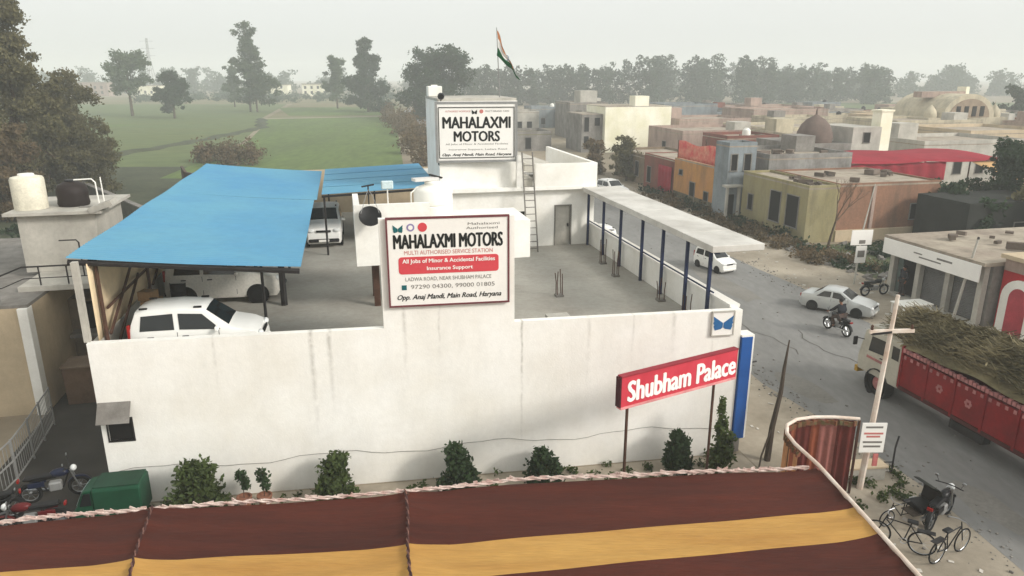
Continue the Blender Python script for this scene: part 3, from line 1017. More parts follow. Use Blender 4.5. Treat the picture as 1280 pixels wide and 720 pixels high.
for x in (-Ls / 2 + 0.40, Ls / 2 - 0.62):
    MB().tube([(x, 0.22, 0), (x, 0.22, 4.4)], 0.045, 6).build('post', BROWNM, SP)
MB().tube([(-Ls / 2 + 0.40, 0.22, 0.75), (-Ls / 2 + 1.05, 0.55, 0.05)], 0.035, 5).build('brace', BROWNM, SP)

# roof bits ------------------------------------------------------------------------
to = W(3.05, 25.9, 7.1)
tank = thing('water_tank', 'round white water tank on the block behind the large signboard', 'water tank', to)
MB().lathe([(0.66, 0), (0.70, 0.08), (0.70, 0.42), (0.66, 0.46), (0.70, 0.50), (0.70, 0.95), (0.62, 1.06), (0.3, 1.16)], n=24).build('tank_body', PLASW, tank, smooth=True)
MB().lathe([(0.28, 1.15), (0.30, 1.18), (0.30, 1.26), (0.2, 1.30)], n=16).build('lid', PLASW, tank, smooth=True)
MB().tube([(-0.75, -0.35, 0), (-0.75, -0.35, 0.9), (-0.5, -0.2, 1.1)], 0.03, 6).build('inlet_pipe', PLASW, tank)
MB().cbox((-0.25, -0.1, 1.36), (0.9, 0.4, 0.10), rz=0.5).build('wrapping', FLAGW, tank)
MB().cbox((0.1, 0.15, 1.43), (0.5, 0.12, 0.05), rz=-0.3, ry=0.2).build('batten', DARKM, tank)

dp = W(0.72, 24.45, 7.85)
dish = thing('satellite_dish', 'round dark satellite dish on the white block left of the large signboard', 'satellite dish', dp, YAW)
prof = [(0.0001, 0.0), (0.14, 0.01), (0.27, 0.045), (0.36, 0.09), (0.375, 0.10), (0.365, 0.075), (0.27, 0.02), (0.14, -0.015), (0.0001, -0.025)]
bd = MB().lathe(prof, (0, 0, 0), 24, 'Z').build('reflector', BLACKP, dish, smooth=True, loc=(0.0, -0.42, -0.35), rot=(R(52), 0, 0))
MB().tube([(0, -0.38, -0.38), (0, -0.06, -0.2), (0, 0.1, 0.0), (0, 0.1, 0.62)], 0.025, 6).build('mast', DARKM, dish)
MB().tube([(-0.22, 0.1, 0.6), (0.2, 0.1, 0.66)], 0.03, 6).build('crossbar', DARKM, dish)
MB().tube([(-0.3, -0.5, -0.2), (-0.1, -0.3, 0.35), (0, 0.08, 0.5)], 0.012, 4).build('stay', GREYM, dish)
MB().tube([(0.3, -0.5, -0.2), (0.12, -0.3, 0.35), (0, 0.08, 0.5)], 0.012, 4).build('stay', GREYM, dish)
fp = W(1.35, 24.5, 7.85)
fl = thing('floodlight', 'small pale floodlight on a thin pole beside the black dish', 'lamp', fp, YAW)
MB().tube([(0, 0, -1.0), (0, 0, 0.55)], 0.022, 6).build('pole', PLASW, fl)
MB().box(-0.2, 0.2, -0.08, 0.06, 0.5, 0.78).build('lamp_housing', mat('pale_blue_housing', (206, 224, 226), 0.5), fl, bevel=0.03)
bp_ = W(4.55, RBT + 1.4, 11.02)
bt = thing('tower_tank', 'small white box tank on the left rear corner of the tower roof', 'tank', W(4.6, RBT + 3.9, 11.02), YAW)
MB().box(-0.35, 0.35, -0.35, 0.35, 0, 0.5).build('tank_body', PLASW, bt, bevel=0.03)
MB().cbox((0.0, 0, 0.53), (0.3, 0.3, 0.06)).build('lid', PLASW, bt)
lk = thing('spotlight', 'small black spotlight at the upper left corner of the tower sign', 'lamp', W(4.45, RBT + 0.35, 10.9), YAW)
MB().tube([(0, 0, 0), (0, -0.1, 0.14)], 0.025, 5).build('bracket', DARKM, lk)
MB().lathe([(0.10, -0.16), (0.16, 0.02), (0.15, 0.05), (0.05, 0.09)], (0, -0.1, 0.22), 12, 'Y').build('lamp_head', BLACKP, lk)

# flag --------------------------------------------------------------------------
fg = thing('flag', 'tricolour flag drooping from a thin pole on the tower roof', 'flag', W(7.45, RBT + 1.6, 11.02), YAW)
MB().tube([(0, 0, 0), (-0.13, 0, 3.15)], [0.028, 0.018], 6).build('pole', GREYM, fg)


def flagpt(u, v):
    # u along the fly, v from the top of the hoist down
    x = -0.12 + 0.02 * v + u * (0.62 + 0.55 * v) + 0.05 * math.sin(u * 9 + v * 4)
    z = 3.05 - 1.15 * v - u * (1.55 - 0.45 * v) + 0.04 * math.sin(u * 12)
    y = 0.16 * math.sin(u * 10 + v * 5) * (0.2 + u) + 0.10 * math.sin(v * 14) * u
    return (x, y, z)


for (nm, a, b, m_) in (('saffron_band', 0, 1 / 3, SAFF), ('white_band', 1 / 3, 2 / 3, FLAGW), ('green_band', 2 / 3, 1, FLAGG)):
    MB().grid(lambda u, v, a=a, b=b: flagpt(u, a + (b - a) * v), 22, 5).build(nm, m_, fg, smooth=True)
c0 = Vector(flagpt(0.5, 0.5))
MB().ring((c0.x, c0.y - 0.04, c0.z), 0.12, 0.014, 'Y', 16, 5).build('wheel_emblem', LOGOB, fg)

# starter bars
def rebar(s, t, z, h, n, label, dx=0.16):
    o = (s, t, z)
    r = st_thing('starter_bars', label, 'rebar', s, t, z, group='rusty starter bars on the roof deck')
    MB().box(-dx * 0.9, dx * 0.9, -dx * 0.9, dx * 0.9, 0, 0.08).build('stub', GREYC, r)
    for i in range(n):
        x = dx * (-0.6 + 1.2 * (i % 2))
        y = dx * (-0.6 + 1.2 * (i // 2))
        l = h * (0.7 + 0.3 * random.random())
        MB().tube([(x, y, 0.08), (x + 0.02 * random.uniform(-1, 1), y, l * 0.6), (x + random.uniform(-1, 1) * 0.05, y, l)], 0.018, 5).build('bar', BROWNM, r)
    return r


rebar(7.60, 25.0, 4.0, 1.25, 4, 'tallest rusty starter bars, alone in the middle of the right roof deck')
rebar(8.75, ft(8.75) + 0.6, 4.0, 0.95, 4, 'short rusty starter bars just behind the front parapet')
rebar(10.9, 29.3, 4.0, 1.2, 4, 'starter bars by the fourth blue post from the white upper block')
rebar(10.7, 27.2, 4.0, 1.2, 4, 'starter bars between the third and fourth blue posts from the near end')
rebar(11.1, 23.6, 4.0, 1.0, 3, 'starter bars between the second and third blue posts from the near end')
rebar(11.15, 21.6, 4.0, 0.9, 3, 'starter bars between the two nearest blue posts')

# clutter under the shed
for (s, t, lab, m_) in ((-5.95, 24.6, 'brown oil drum standing nearest the white hatchback under the shed', BROWNM), (-6.1, 26.9, 'dark drum farther back beside the cream side cloth', DARKM)):
    d = st_thing('oil_drum', lab, 'drum', s, t, 4.0)
    MB().lathe([(0.28, 0), (0.29, 0.02), (0.28, 0.05), (0.28, 0.28), (0.295, 0.3), (0.28, 0.32), (0.28, 0.58), (0.295, 0.6), (0.28, 0.62), (0.28, 0.86), (0.29, 0.88), (0.27, 0.88), (0.27, 0.86)], n=16).build('drum_body', m_, d, smooth=True)
    MB().lathe([(0.03, 0.86), (0.03, 0.89)], (0.15, 0, 0), 8).build('bung', DARKM, d)
d = st_thing('wooden_crate', 'brown crate stacked with cartons under the blue shed behind the white hatchback', 'crate', -6.1, 23.2, 4.0)
MB().box(-0.4, 0.4, -0.4, 0.4, 0, 0.9).build('crate_body', mat('crate_brown', (116, 84, 58), 0.9), d, bevel=0.01)
MB().cbox((0.03, 0.02, 1.15), (0.62, 0.6, 0.46), rz=0.2).build('carton', mat('carton_brown', (146, 116, 82), 0.9), d)
MB().cbox((-0.05, 0.0, 1.53), (0.45, 0.4, 0.28), rz=-0.3).build('carton', mat('carton_brown', (146, 116, 82), 0.9), d)

# ------------------------------------------------------------------ vehicles
def make_wheel(root, x, y, r, w, rim=CHROME, ysign=1, spokes=6):
    """axle along local y; x forward"""
    tyre = MB().lathe([(r * 0.62, -w / 2), (r * 0.93, -w / 2), (r, -w * 0.33), (r, w * 0.33), (r * 0.93, w / 2), (r * 0.62, w / 2)], (0, 0, 0), 22, 'Y', closed=True).build('wheel', RUBBER, root, smooth=True, loc=(x, y, r))
    mb = MB().lathe([(r * 0.63, -w * 0.3), (r * 0.63, w * 0.3)], (0, 0, 0), 18, 'Y')
    mb.lathe([(r * 0.16, ysign * w * 0.3), (r * 0.12, ysign * w * 0.42)], (0, 0, 0), 10, 'Y')
    for k in range(spokes):
        a = 2 * PI * k / spokes
        mb.cbox((r * 0.36 * math.cos(a), -ysign * -w * 0.34 * -1, r * 0.36 * math.sin(a)), (r * 0.5, w * 0.12, r * 0.14), ry=-a)
    mb.build('rim', rim, tyre)
    return tyre


def make_car(name, label, P, paint, loc=(0, 0, 0), rz=0.0, group=None):
    """P: dict with L,W and the top profile [(x,z)], belt height, windows. x from tail (0) to nose (L)."""
    root = thing(name, label, P.get('cat', 'car'), loc, rz, group)
    L, Wd = P['L'], P['W']
    xs = sorted(set([0, 0.04, 0.12, 0.3, L - 0.3, L - 0.12, L - 0.04, L] + [a for a, _ in P['top']] + list(np.linspace(0.5, L - 0.5, 9))))
    tp = P['top']

    def top(x):
        return float(np.interp(x, [a for a, _ in tp], [b for _, b in tp]))

    def halfw(x):
        e = min(x, L - x)
        return Wd / 2 * (0.86 + 0.14 * min(1, math.sqrt(max(0, e) / 0.45)))

    def belt(x):
        return min(P['belt'], top(x) - 0.02)
    gc = P.get('gc', 0.20)

    def sect(x):
        w, zt, zb = halfw(x), top(x), belt(x)
        low = gc + (0.10 if min(x, L - x) < 0.1 else 0)
        glass = max(0.0, min(1.0, (zt - P['belt']) / 0.5))
        wt = w * (0.955 - 0.13 * glass)
        return [(w * 0.93, low), (w * 0.995, low + 0.12), (w, (low + zb) * 0.55), (w * 0.97, zb), (wt, zt - 0.045 * (0.4 + glass)), (wt * 0.86, zt), (0, zt + 0.015)]
    rows = []
    for x in xs:
        s = sect(x)
        rows.append([(x, -a, b) for a, b in s] + [(x, a, b) for a, b in s[-2::-1]])
    n = len(rows[0])
    vs = [(p_[0] - L / 2, p_[1], p_[2]) for r in rows for p_ in r]
    fs = []
    for i in range(len(rows) - 1):
        for k in range(n):
            k2 = (k + 1) % n
            fs.append((i * n + k, (i + 1) * n + k, (i + 1) * n + k2, i * n + k2))
    fs.append(tuple(range(n)))
    fs.append(tuple(range((len(rows) - 1) * n, len(rows) * n))[::-1])
    MB().add(vs, fs).build('body', paint, root, smooth=True)

    def sidept(x, f, sg, off=0.012):
        s = sect(x)
        a, b = s[3], s[4]
        return (x - L / 2, sg * (a[0] + (b[0] - a[0]) * f + off), a[1] + (b[1] - a[1]) * f)
    for sg in (-1, 1):
        for (xb0, xb1, xt0, xt1) in P['windows']:
            q = [sidept(xb0, 0.12, sg), sidept(xb1, 0.12, sg), sidept(xt1, 0.86, sg), sidept(xt0, 0.86, sg)]
            MB().add(q, [(0, 1, 2, 3) if sg < 0 else (3, 2, 1, 0)]).build('side_window', GLASS, root, thick=0.008)
        for x in P.get('handles', []):
            s = sect(x)
            MB().cbox((x - L / 2, sg * (s[2][0] + 0.005), s[3][1] - 0.12), (0.17, 0.03, 0.035)).build('door_handle', CHROME if paint is CARS else BLACKP, root)
        for x in P.get('seams', []):
            s = sect(x)
            MB().add([(x - L / 2 - 0.008, sg * (s[2][0] + 0.004), gc + 0.14), (x - L / 2 + 0.008, sg * (s[2][0] + 0.004), gc + 0.14), (x - L / 2 + 0.008, sg * (s[3][0] + 0.008), s[3][1]), (x - L / 2 - 0.008, sg * (s[3][0] + 0.008), s[3][1])],
                     [(0, 1, 2, 3)]).build('door_seam', BLACKP, root)
        x = P['mirror']
        s = sect(x)
        MB().cbox((x - L / 2, sg * (s[3][0] + 0.10), s[3][1] + 0.08), (0.10, 0.20, 0.13)).build('wing_mirror', paint, root, bevel=0.02)
    # screens: quads across the car following the sloping top
    for (nm, x0, x1) in (('windscreen', *P['screen']), ('rear_window', *P['rear'])):
        a, b = sect(x0), sect(x1)
        up = 0.012
        dx = 0.012 if nm == 'windscreen' else -0.012
        q = [(x0 - L / 2 + dx, -a[5][0] * 0.99, a[5][1] + up - 0.01), (x0 - L / 2 + dx, a[5][0] * 0.99, a[5][1] + up - 0.01), (x1 - L / 2 + dx, b[5][0] * 1.0, b[5][1] + up - 0.01), (x1 - L / 2 + dx, -b[5][0] * 1.0, b[5][1] + up - 0.01)]
        m0 = (x0 - L / 2 + dx, 0, a[6][1] + up)
        m1 = (x1 - L / 2 + dx, 0, b[6][1] + up)
        MB().add([q[0], m0, q[1], q[2], m1, q[3]], [(0, 1, 4, 5), (1, 2, 3, 4)]).build(nm, GLASS, root, thick=0.008)
    r = P['r']
    for x in P['axles']:
        for sg in (-1, 1):
            w = halfw(x)
            mbb = MB().lathe([(r * 1.2, -0.02), (r * 1.2, 0.012)], (x - L / 2, sg * (w - 0.005), r * 1.02), 20, 'Y')
            mbb.build('wheel_arch', BLACKP, root)
            make_wheel(root, x - L / 2, sg * (w - 0.06), r, 0.17, ysign=sg)
    hz = P['lampz']
    for sg in (-1, 1):
        MB().ball((L / 2 - 0.07, sg * Wd * 0.355, hz), 0.09, 0.17, 0.10).build('headlight', LAMPM, root, smooth=True)
        MB().cbox((-L / 2 + 0.03, sg * Wd * 0.41, P.get('tailz', hz + 0.1)), (0.08, 0.13, P.get('tailh', 0.28))).build('tail_light', REDLENS, root, bevel=0.015)
    MB().cbox((L / 2 - 0.02, 0, gc + 0.17), (0.14, Wd * 0.84, 0.17)).build('front_bumper', P.get('bump', paint), root, bevel=0.04)
    MB().cbox((-L / 2 + 0.02, 0, gc + 0.19), (0.14, Wd * 0.84, 0.17)).build('rear_bumper', P.get('bump', paint), root, bevel=0.04)
    MB().cbox((L / 2 - 0.01, 0, hz - 0.02), (0.05, Wd * 0.40, 0.09)).build('grille', BLACKP, root)
    MB().cbox((L / 2 + 0.055, 0, gc + 0.17), (0.02, 0.48, 0.11)).build('number_plate', PLASW, root)
    if P.get('rails'):
        for sg in (-1, 1):
            x0, x1 = P['rails']
            s = sect(x0)
            for x in (x0 + 0.1, x1 - 0.1):
                MB().cbox((x - L / 2, sg * (sect(x)[5][0] - 0.02), sect(x)[5][1] + 0.025), (0.22, 0.07, 0.05)).build('roof_mount', BLACKP, root, bevel=0.01)
    return root


HATCH = dict(L=3.62, W=1.52, belt=1.02, r=0.275, axles=(0.62, 2.98), mirror=2.42, lampz=0.80, gc=0.19,
             top=[(0, 0.62), (0.03, 0.95), (0.10, 1.30), (0.22, 1.60), (0.5, 1.68), (1.3, 1.70), (2.05, 1.64), (2.72, 1.12), (3.25, 0.98), (3.52, 0.86), (3.62, 0.60)],
             windows=[(0.34, 1.26, 0.40, 1.24), (1.40, 2.50, 1.38, 2.02)], handles=[0.62, 1.55], seams=[1.33, 2.45], screen=(2.12, 2.70), rear=(0.20, 0.08), rails=(0.35, 2.0), tailz=1.05, tailh=0.42)
SEDAN = dict(L=4.25, W=1.68, belt=0.93, r=0.29, axles=(0.80, 3.38), mirror=2.75, lampz=0.68, gc=0.18,
             top=[(0, 0.60), (0.05, 0.93), (0.25, 1.02), (0.75, 1.05), (1.28, 1.40), (1.7, 1.46), (2.35, 1.43), (3.02, 1.02), (3.7, 0.90), (4.1, 0.78), (4.25, 0.52)],
             windows=[(0.98, 1.80, 1.38, 1.82), (1.92, 2.86, 1.92, 2.32)], handles=[1.2, 2.05], seams=[1.86, 2.85], screen=(2.42, 3.0), rear=(1.24, 0.80), tailz=0.84, tailh=0.18)
SUVP = dict(L=3.98, W=1.70, belt=1.08, r=0.33, axles=(0.72, 3.22), mirror=2.55, lampz=0.88, gc=0.24, cat='car',
            top=[(0, 0.70), (0.04, 1.05), (0.14, 1.5), (0.3, 1.68), (1.0, 1.76), (2.1, 1.72), (2.75, 1.20), (3.4, 1.08), (3.86, 0.98), (3.98, 0.66)],
            windows=[(0.38, 1.28, 0.46, 1.28), (1.40, 2.55, 1.40, 2.10)], handles=[0.7, 1.6], seams=[1.34, 2.5], screen=(2.16, 2.73), rear=(0.28, 0.12), tailz=1.1, tailh=0.4, rails=(0.4, 2.0), bump=BLACKP)

hc = W(-4.42, 21.62, 4.0)
car1 = make_car('parked_car', 'white tall hatchback parked close behind the left end of the front parapet', HATCH, CARW, hc, FYAW + R(1.5))
suv = make_car('parked_car', 'white car facing out from under the right edge of the blue shed roof', SUVP, CARW, W(-1.15, 37.0, 4.0), YAW - PI / 2 - R(1))
van = make_car('parked_car', 'dusty grey car in the shade under the blue shed, its nose to the right', SUVP, mat('dusty_grey_paint', (226, 222, 212), 0.5, 0.08), W(-4.55, 27.6, 4.0), YAW - R(4))
sedan = make_car('parked_car', 'silver sedan pulled over on the far verge before the shop', SEDAN, CARS, W(25.1, 31.6, 0.01), R(-40))
sedan.scale = (0.86, 0.86, 0.86)
c4 = copy_tree(car1)
c4.location = W(22.9, 41.0, 0.01)
c4.scale = (0.8, 0.8, 0.8)
c4.rotation_euler = (0, 0, YAW + R(-78))
c4['label'] = 'white small car on the road beyond the near end of the pale walkway canopy'
c5 = copy_tree(suv)
c5.location = W(17.6, 48.5, 0.01)
c5.rotation_euler = (0, 0, YAW + PI / 2)
c5['label'] = 'white car on the road glimpsed between the far blue canopy posts'
c6 = copy_tree(suv)
c6.location = W(26.8, 70.0, 0.01)
c6.rotation_euler = (0, 0, YAW - PI / 2 + R(14))
c6['label'] = 'white vehicle beyond the canopy in front of the crimson cloth house'

# truck ------------------------------------------------------------------------------
# local: x across (left side -x), y forward
TK = st_thing('cargo_truck', 'red and cream cargo truck heaped with sugarcane driving along the road', 'truck', 20.75, 16.25, 0.01)
y0b, y1b = -5.2, 4.55
hw = 1.22
# cargo body: planked panels between stakes
for sg in (-1, 1):
    n = 8
    for k in range(n):
        ya = y0b + (y1b - y0b) * k / n
        yb = y0b + (y1b - y0b) * (k + 1) / n
        x0, x1 = (sg * hw, sg * (hw - 0.06))
        MB().box(min(x0, x1), max(x0, x1), ya + 0.05, yb - 0.02, 0.98, 2.20).build('side_panel', TRUCKR, TK, bevel=0.01)
        # painted flower motif and studs, as raised plates
        if k in (0, 2, 3, 5, 6):
            mb = MB()
            cy, cz = (ya + yb) / 2, 1.62
            for q in range(6):
                a = q * PI / 3
                mb.lathe([(0.06, 0), (0.05, sg * 0.012)], (sg * (hw + 0.002), cy + 0.10 * math.cos(a), cz + 0.10 * math.sin(a)), 8, 'X')
            mb.build('flower_motif', TRUCKP, TK)
    for k in range(n + 1):
        ya = y0b + (y1b - y0b) * k / n
        MB().box(min(sg * (hw - 0.05), sg * (hw + 0.035)), max(sg * (hw - 0.05), sg * (hw + 0.035)), ya - 0.045, ya + 0.045, 0.9, 2.28).build('stake', TRUCKR, TK)
    mb = MB()
    for k in range(60):
        ya = y0b + (y1b - y0b) * k / 60
        hgt = 0.09 + 0.05 * ((k * 7) % 3) / 2
        mb.box(min(sg * (hw - 0.07), sg * (hw + 0.04)), max(sg * (hw - 0.07), sg * (hw + 0.04)), ya + 0.01, ya + 0.135, 2.285, 2.30 + hgt)
    mb.build('top_rail', TRUCKP, TK)
    mb = MB()
    for k in range(32):
        ya = y0b + (y1b - y0b) * (k + 0.5) / 32
        mb.box(min(sg * (hw + 0.002), sg * (hw + 0.02)), max(sg * (hw + 0.002), sg * (hw + 0.02)), ya - 0.055, ya + 0.055, 2.05, 2.17)
    tag(mb.build('painted_border', TRUCKP, TK), kind='stuff')
    MB().box(min(sg * (hw - 0.10), sg * (hw + 0.025)), max(sg * (hw - 0.10), sg * (hw + 0.025)), y0b, y1b, 0.84, 0.975).build('lower_rail', mat('truck_dark_rail', (74, 30, 28), 0.7), TK)
MB().box(-hw + 0.06, hw - 0.06, y0b, y1b, 0.86, 0.98).build('cargo_floor', WOOD, TK)
MB().box(-hw, hw, y0b - 0.08, y0b - 0.003, 0.9, 2.3).build('tailgate', mat('truck_orange', (206, 96, 34), 0.6), TK)
MB().box(-hw, hw, y1b + 0.003, y1b + 0.08, 0.9, 2.5).build('headboard', TRUCKR, TK)
for sg in (-1, 1):
    MB().box(sg * 0.42 - 0.06, sg * 0.42 + 0.06, y0b, 6.2, 0.62, 0.855).build('chassis_rail', DARKM, TK)
# cab
cw = 1.12
prof = [(4.72, 0.72), (6.92, 0.72), (6.98, 1.25), (6.92, 1.55), (6.70, 2.42), (6.5, 2.52), (4.72, 2.55)]
MB().xprism(prof, -cw, cw).build('cab', TRUCKW, TK, bevel=0.05)
MB().xprism([(4.85, 2.553), (6.5, 2.535), (6.62, 2.60), (6.4, 2.72), (4.85, 2.68)], -cw * 0.98, cw * 0.98).build('cab_visor', TRUCKW, TK, bevel=0.03)
MB().add([(-cw * 0.88, 6.925, 1.60), (cw * 0.88, 6.925, 1.60), (cw * 0.88, 6.735, 2.36), (-cw * 0.88, 6.735, 2.36)], [(0, 1, 2, 3)]).build('windscreen', GLASS, TK, thick=0.02)
for sg in (-1, 1):
    x = sg * (cw + 0.012)
    d = MB().box(min(sg * (cw - 0.01), sg * (cw + 0.01)), max(sg * (cw - 0.01), sg * (cw + 0.01)), 5.45, 6.45, 0.98, 2.38).build('door', TRUCKW, TK, bevel=0.01)
    MB().add([(x, 5.55, 1.72), (x, 6.38, 1.66), (x, 6.28, 2.28), (x, 5.55, 2.30)], [(0, 1, 2, 3)]).build('door_window', GLASS, d, thick=0.02)
    MB().box(min(x, x + sg * 0.02), max(x, x + sg * 0.02), 5.47, 6.43, 1.36, 1.46).build('stripe', TRUCKP, d)
    MB().box(min(x, x + sg * 0.03), max(x, x + sg * 0.03), 5.58, 5.72, 1.54, 1.58).build('handle', DARKM, d)
    MB().add([(x, 4.82, 1.78), (x, 5.16, 1.78), (x, 5.16, 2.28), (x, 4.82, 2.28)], [(0, 1, 2, 3)]).build('quarter_window', GLASS, TK, thick=0.02)
    MB().ball((sg * 0.82, 7.0, 1.02), 0.13, 0.06, 0.13).build('headlight', LAMPM, TK, smooth=True)
    MB().tube([(sg * cw, 6.7, 2.0), (sg * (cw + 0.25), 6.85, 2.05)], 0.02, 5).build('mirror_arm', DARKM, TK)
    MB().cbox((sg * (cw + 0.28), 6.86, 1.92), (0.16, 0.06, 0.34)).build('wing_mirror', BLACKP, TK)
MB().box(-1.05, 1.05, 6.96, 7.14, 0.50, 0.76).build('front_bumper', mat('truck_bumper_yellow', (190, 150, 60), 0.6), TK, bevel=0.02)
MB().box(-0.6, 0.6, 6.97, 7.01, 0.82, 1.22).build('grille', DARKM, TK)
for (yy, dual) in ((5.75, 0), (-2.2, 1), (-3.4, 1)):
    for sg in (-1, 1):
        for k in range(1 + dual):
            xx = sg * (0.98 - 0.3 * k)
            tyre = MB().lathe([(0.28, -0.13), (0.46, -0.13), (0.50, -0.09), (0.50, 0.09), (0.46, 0.13), (0.28, 0.13)], (0, 0, 0), 22, 'X', closed=True).build('wheel', RUBBER, TK, smooth=True, loc=(xx, yy, 0.5))
            MB().lathe([(0.285, -0.07), (0.285, 0.06)], (0, 0, 0), 18, 'X').lathe([(0.1, sg * 0.06), (0.08, sg * 0.14)], (0, 0, 0), 10, 'X').build('rim', TRUCKP, tyre)
    MB().tube([(-1, yy, 0.5), (1, yy, 0.5)], 0.07, 6).build('axle', DARKM, TK)
    for sg in (-1, 1):
        MB().lathe([(0.56, -0.2), (0.60, -0.2), (0.60, 0.2), (0.56, 0.2)], (sg * 0.98, yy, 0.5), 20, 'X', closed=True).build('mudguard', DARKM, TK) if not dual else None
MB().box(-1.15, -0.75, 0.8, 2.2, 0.42, 0.80).build('fuel_tank', DARKM, TK, bevel=0.05)
MB().box(0.75, 1.15, 0.8, 1.6, 0.45, 0.80).build('battery_box', DARKM, TK, bevel=0.03)

# cane load: thousands of stalks laid lengthwise in a mound
rs = np.random.RandomState(5)
nst = 15000
yy = rs.rand(nst) * 10.8 - 5.3
xx = (rs.rand(nst) * 2 - 1) * 1.17
prof_h = 1.42 * (1 - 0.55 * np.abs(xx / 1.45) ** 2.2) * (0.92 + 0.10 * np.sin(yy * 1.1) + 0.07 * np.sin(yy * 2.7 + 2 * xx))
zz = 2.15 + prof_h * (1 - 0.32 * rs.rand(nst) ** 2) + 0.10 * rs.rand(nst)
ln = 0.45 + 0.8 * rs.rand(nst)
az = rs.normal(0, 0.30, nst)
el = rs.normal(0, 0.28, nst)
dx, dy, dz = np.sin(az) * np.cos(el), np.cos(az) * np.cos(el), np.sin(el)
hang = rs.rand(nst) < 0.12
d = np.stack([dx, dy, dz], 1)
c = np.stack([xx, yy, zz], 1)
side = np.cross(d, rs.normal(size=(nst, 3)))
side /= np.linalg.norm(side, axis=1, keepdims=True)
side *= (0.010 + 0.018 * rs.rand(nst, 1))
a = d * ln[:, None] / 2
v = np.stack([c - a - side, c + a - side * 0.5, c + a + side * 0.5, c - a + side], 1).reshape(-1, 3)
load = npmesh('cane_load', v, np.arange(nst * 4).reshape(-1, 4), CANE)
mb = MB()
def core(u, v_):
    x = -1.2 + 2.4 * u
    y = -5.1 + 9.9 * v_
    return (x, y, 2.0 + 1.22 * (1 - 0.75 * abs(x / 1.35) ** 2.4) * (0.92 + 0.10 * math.sin(y * 1.1) + 0.07 * math.sin(y * 2.7 + 2 * x)))
mb.grid(core, 12, 40)
load.location = W(20.75, 16.25, 0.01)
load.rotation_euler = (0, 0, YAW)
tag(load, 'heap of dry olive-brown sugarcane piled high on the red truck', 'sugarcane', kind='stuff')
cm = mb.build('cane_core', CANE, load, smooth=True)
cm['kind'] = 'stuff'


# ------------------------------------------------------------------ two-wheelers
def make_motorbike(label, loc, rz, col, group=None):
    r = thing('motorbike', label, 'motorbike', loc, rz, group)
    for x in (-0.62, 0.64):
        ty = MB().ring((0, 0, 0), 0.265, 0.05, 'Y', 22, 7).build('wheel', RUBBER, r, smooth=True, loc=(x, 0, 0.315))
        mb = MB().ring((0, 0, 0), 0.215, 0.018, 'Y', 20, 5)
        for k in range(6):
            a = k * PI / 3
            mb.tube([(0, 0, 0), (0.21 * math.cos(a), 0, 0.21 * math.sin(a))], 0.012, 4)
        mb.lathe([(0.05, -0.06), (0.05, 0.06)], (0, 0, 0), 10, 'Y').build('rim', CHROME, ty)
    mb = MB()
    mb.tube([(0.42, 0, 0.92), (0.05, 0, 0.72), (-0.35, 0, 0.70), (-0.75, 0, 0.78)], 0.03, 6)
    mb.tube([(0.42, 0, 0.85), (0.22, 0, 0.36), (-0.2, 0, 0.33), (-0.62, 0, 0.315)], 0.028, 6)
    mb.tube([(-0.2, 0, 0.33), (-0.35, 0, 0.70)], 0.025, 6)
    mb.build('frame', BLACKP, r)
    mb = MB()
    for s in (-0.07, 0.07):
        mb.tube([(0.64, s, 0.315), (0.46, s, 0.92)], 0.024, 6)
    mb.build('fork', CHROME, r)
    MB().ball((0.18, 0, 0.84), 0.26, 0.13, 0.13, 14, 8).build('fuel_tank', col, r, smooth=True)
    MB().cbox((-0.36, 0, 0.82), (0.72, 0.24, 0.09)).build('seat', BLACKP, r, bevel=0.035)
    MB().cbox((0.03, 0, 0.45), (0.34, 0.24, 0.28)).build('engine', GREYM, r, bevel=0.04)
    MB().tube([(0.1, 0.13, 0.36), (-0.25, 0.15, 0.30), (-0.85, 0.17, 0.38)], [0.025, 0.03, 0.045], 8).build('exhaust', CHROME, r)
    MB().tube([(0.36, 0.36, 1.03), (0.44, 0.12, 1.02), (0.44, -0.12, 1.02), (0.36, -0.36, 1.03)], 0.018, 6).build('handlebar', DARKM, r)
    MB().ball((0.55, 0, 0.92), 0.09, 0.10, 0.10).build('headlight', LAMPM, r, smooth=True)
    for (x, a0, a1, m_) in ((0.64, 20, 150, col), (-0.62, 40, 170, BLACKP)):
        mb = MB()
        mb.grid(lambda u, v: (x + 0.335 * math.cos(R(a0 + (a1 - a0) * u)), (v - 0.5) * 0.12, 0.315 + 0.335 * math.sin(R(a0 + (a1 - a0) * u))), 10, 2)
        mb.build('mudguard', m_, r, smooth=True, thick=0.008)
    for sgn in (-1, 1):
        MB().cbox((-0.42, sgn * 0.13, 0.62), (0.42, 0.04, 0.16)).build('side_cover', col, r, bevel=0.015)
        MB().tube([(0.40, sgn * 0.28, 1.03), (0.36, sgn * 0.34, 1.2)], 0.008, 4).build('mirror_stem', DARKM, r)
        MB().ball((0.36, sgn * 0.35, 1.22), 0.02, 0.06, 0.045, 8, 5).build('mirror', CHROME, r)
    MB().cbox((-0.86, 0, 0.78), (0.05, 0.14, 0.08)).build('tail_light', REDLENS, r)
    return r


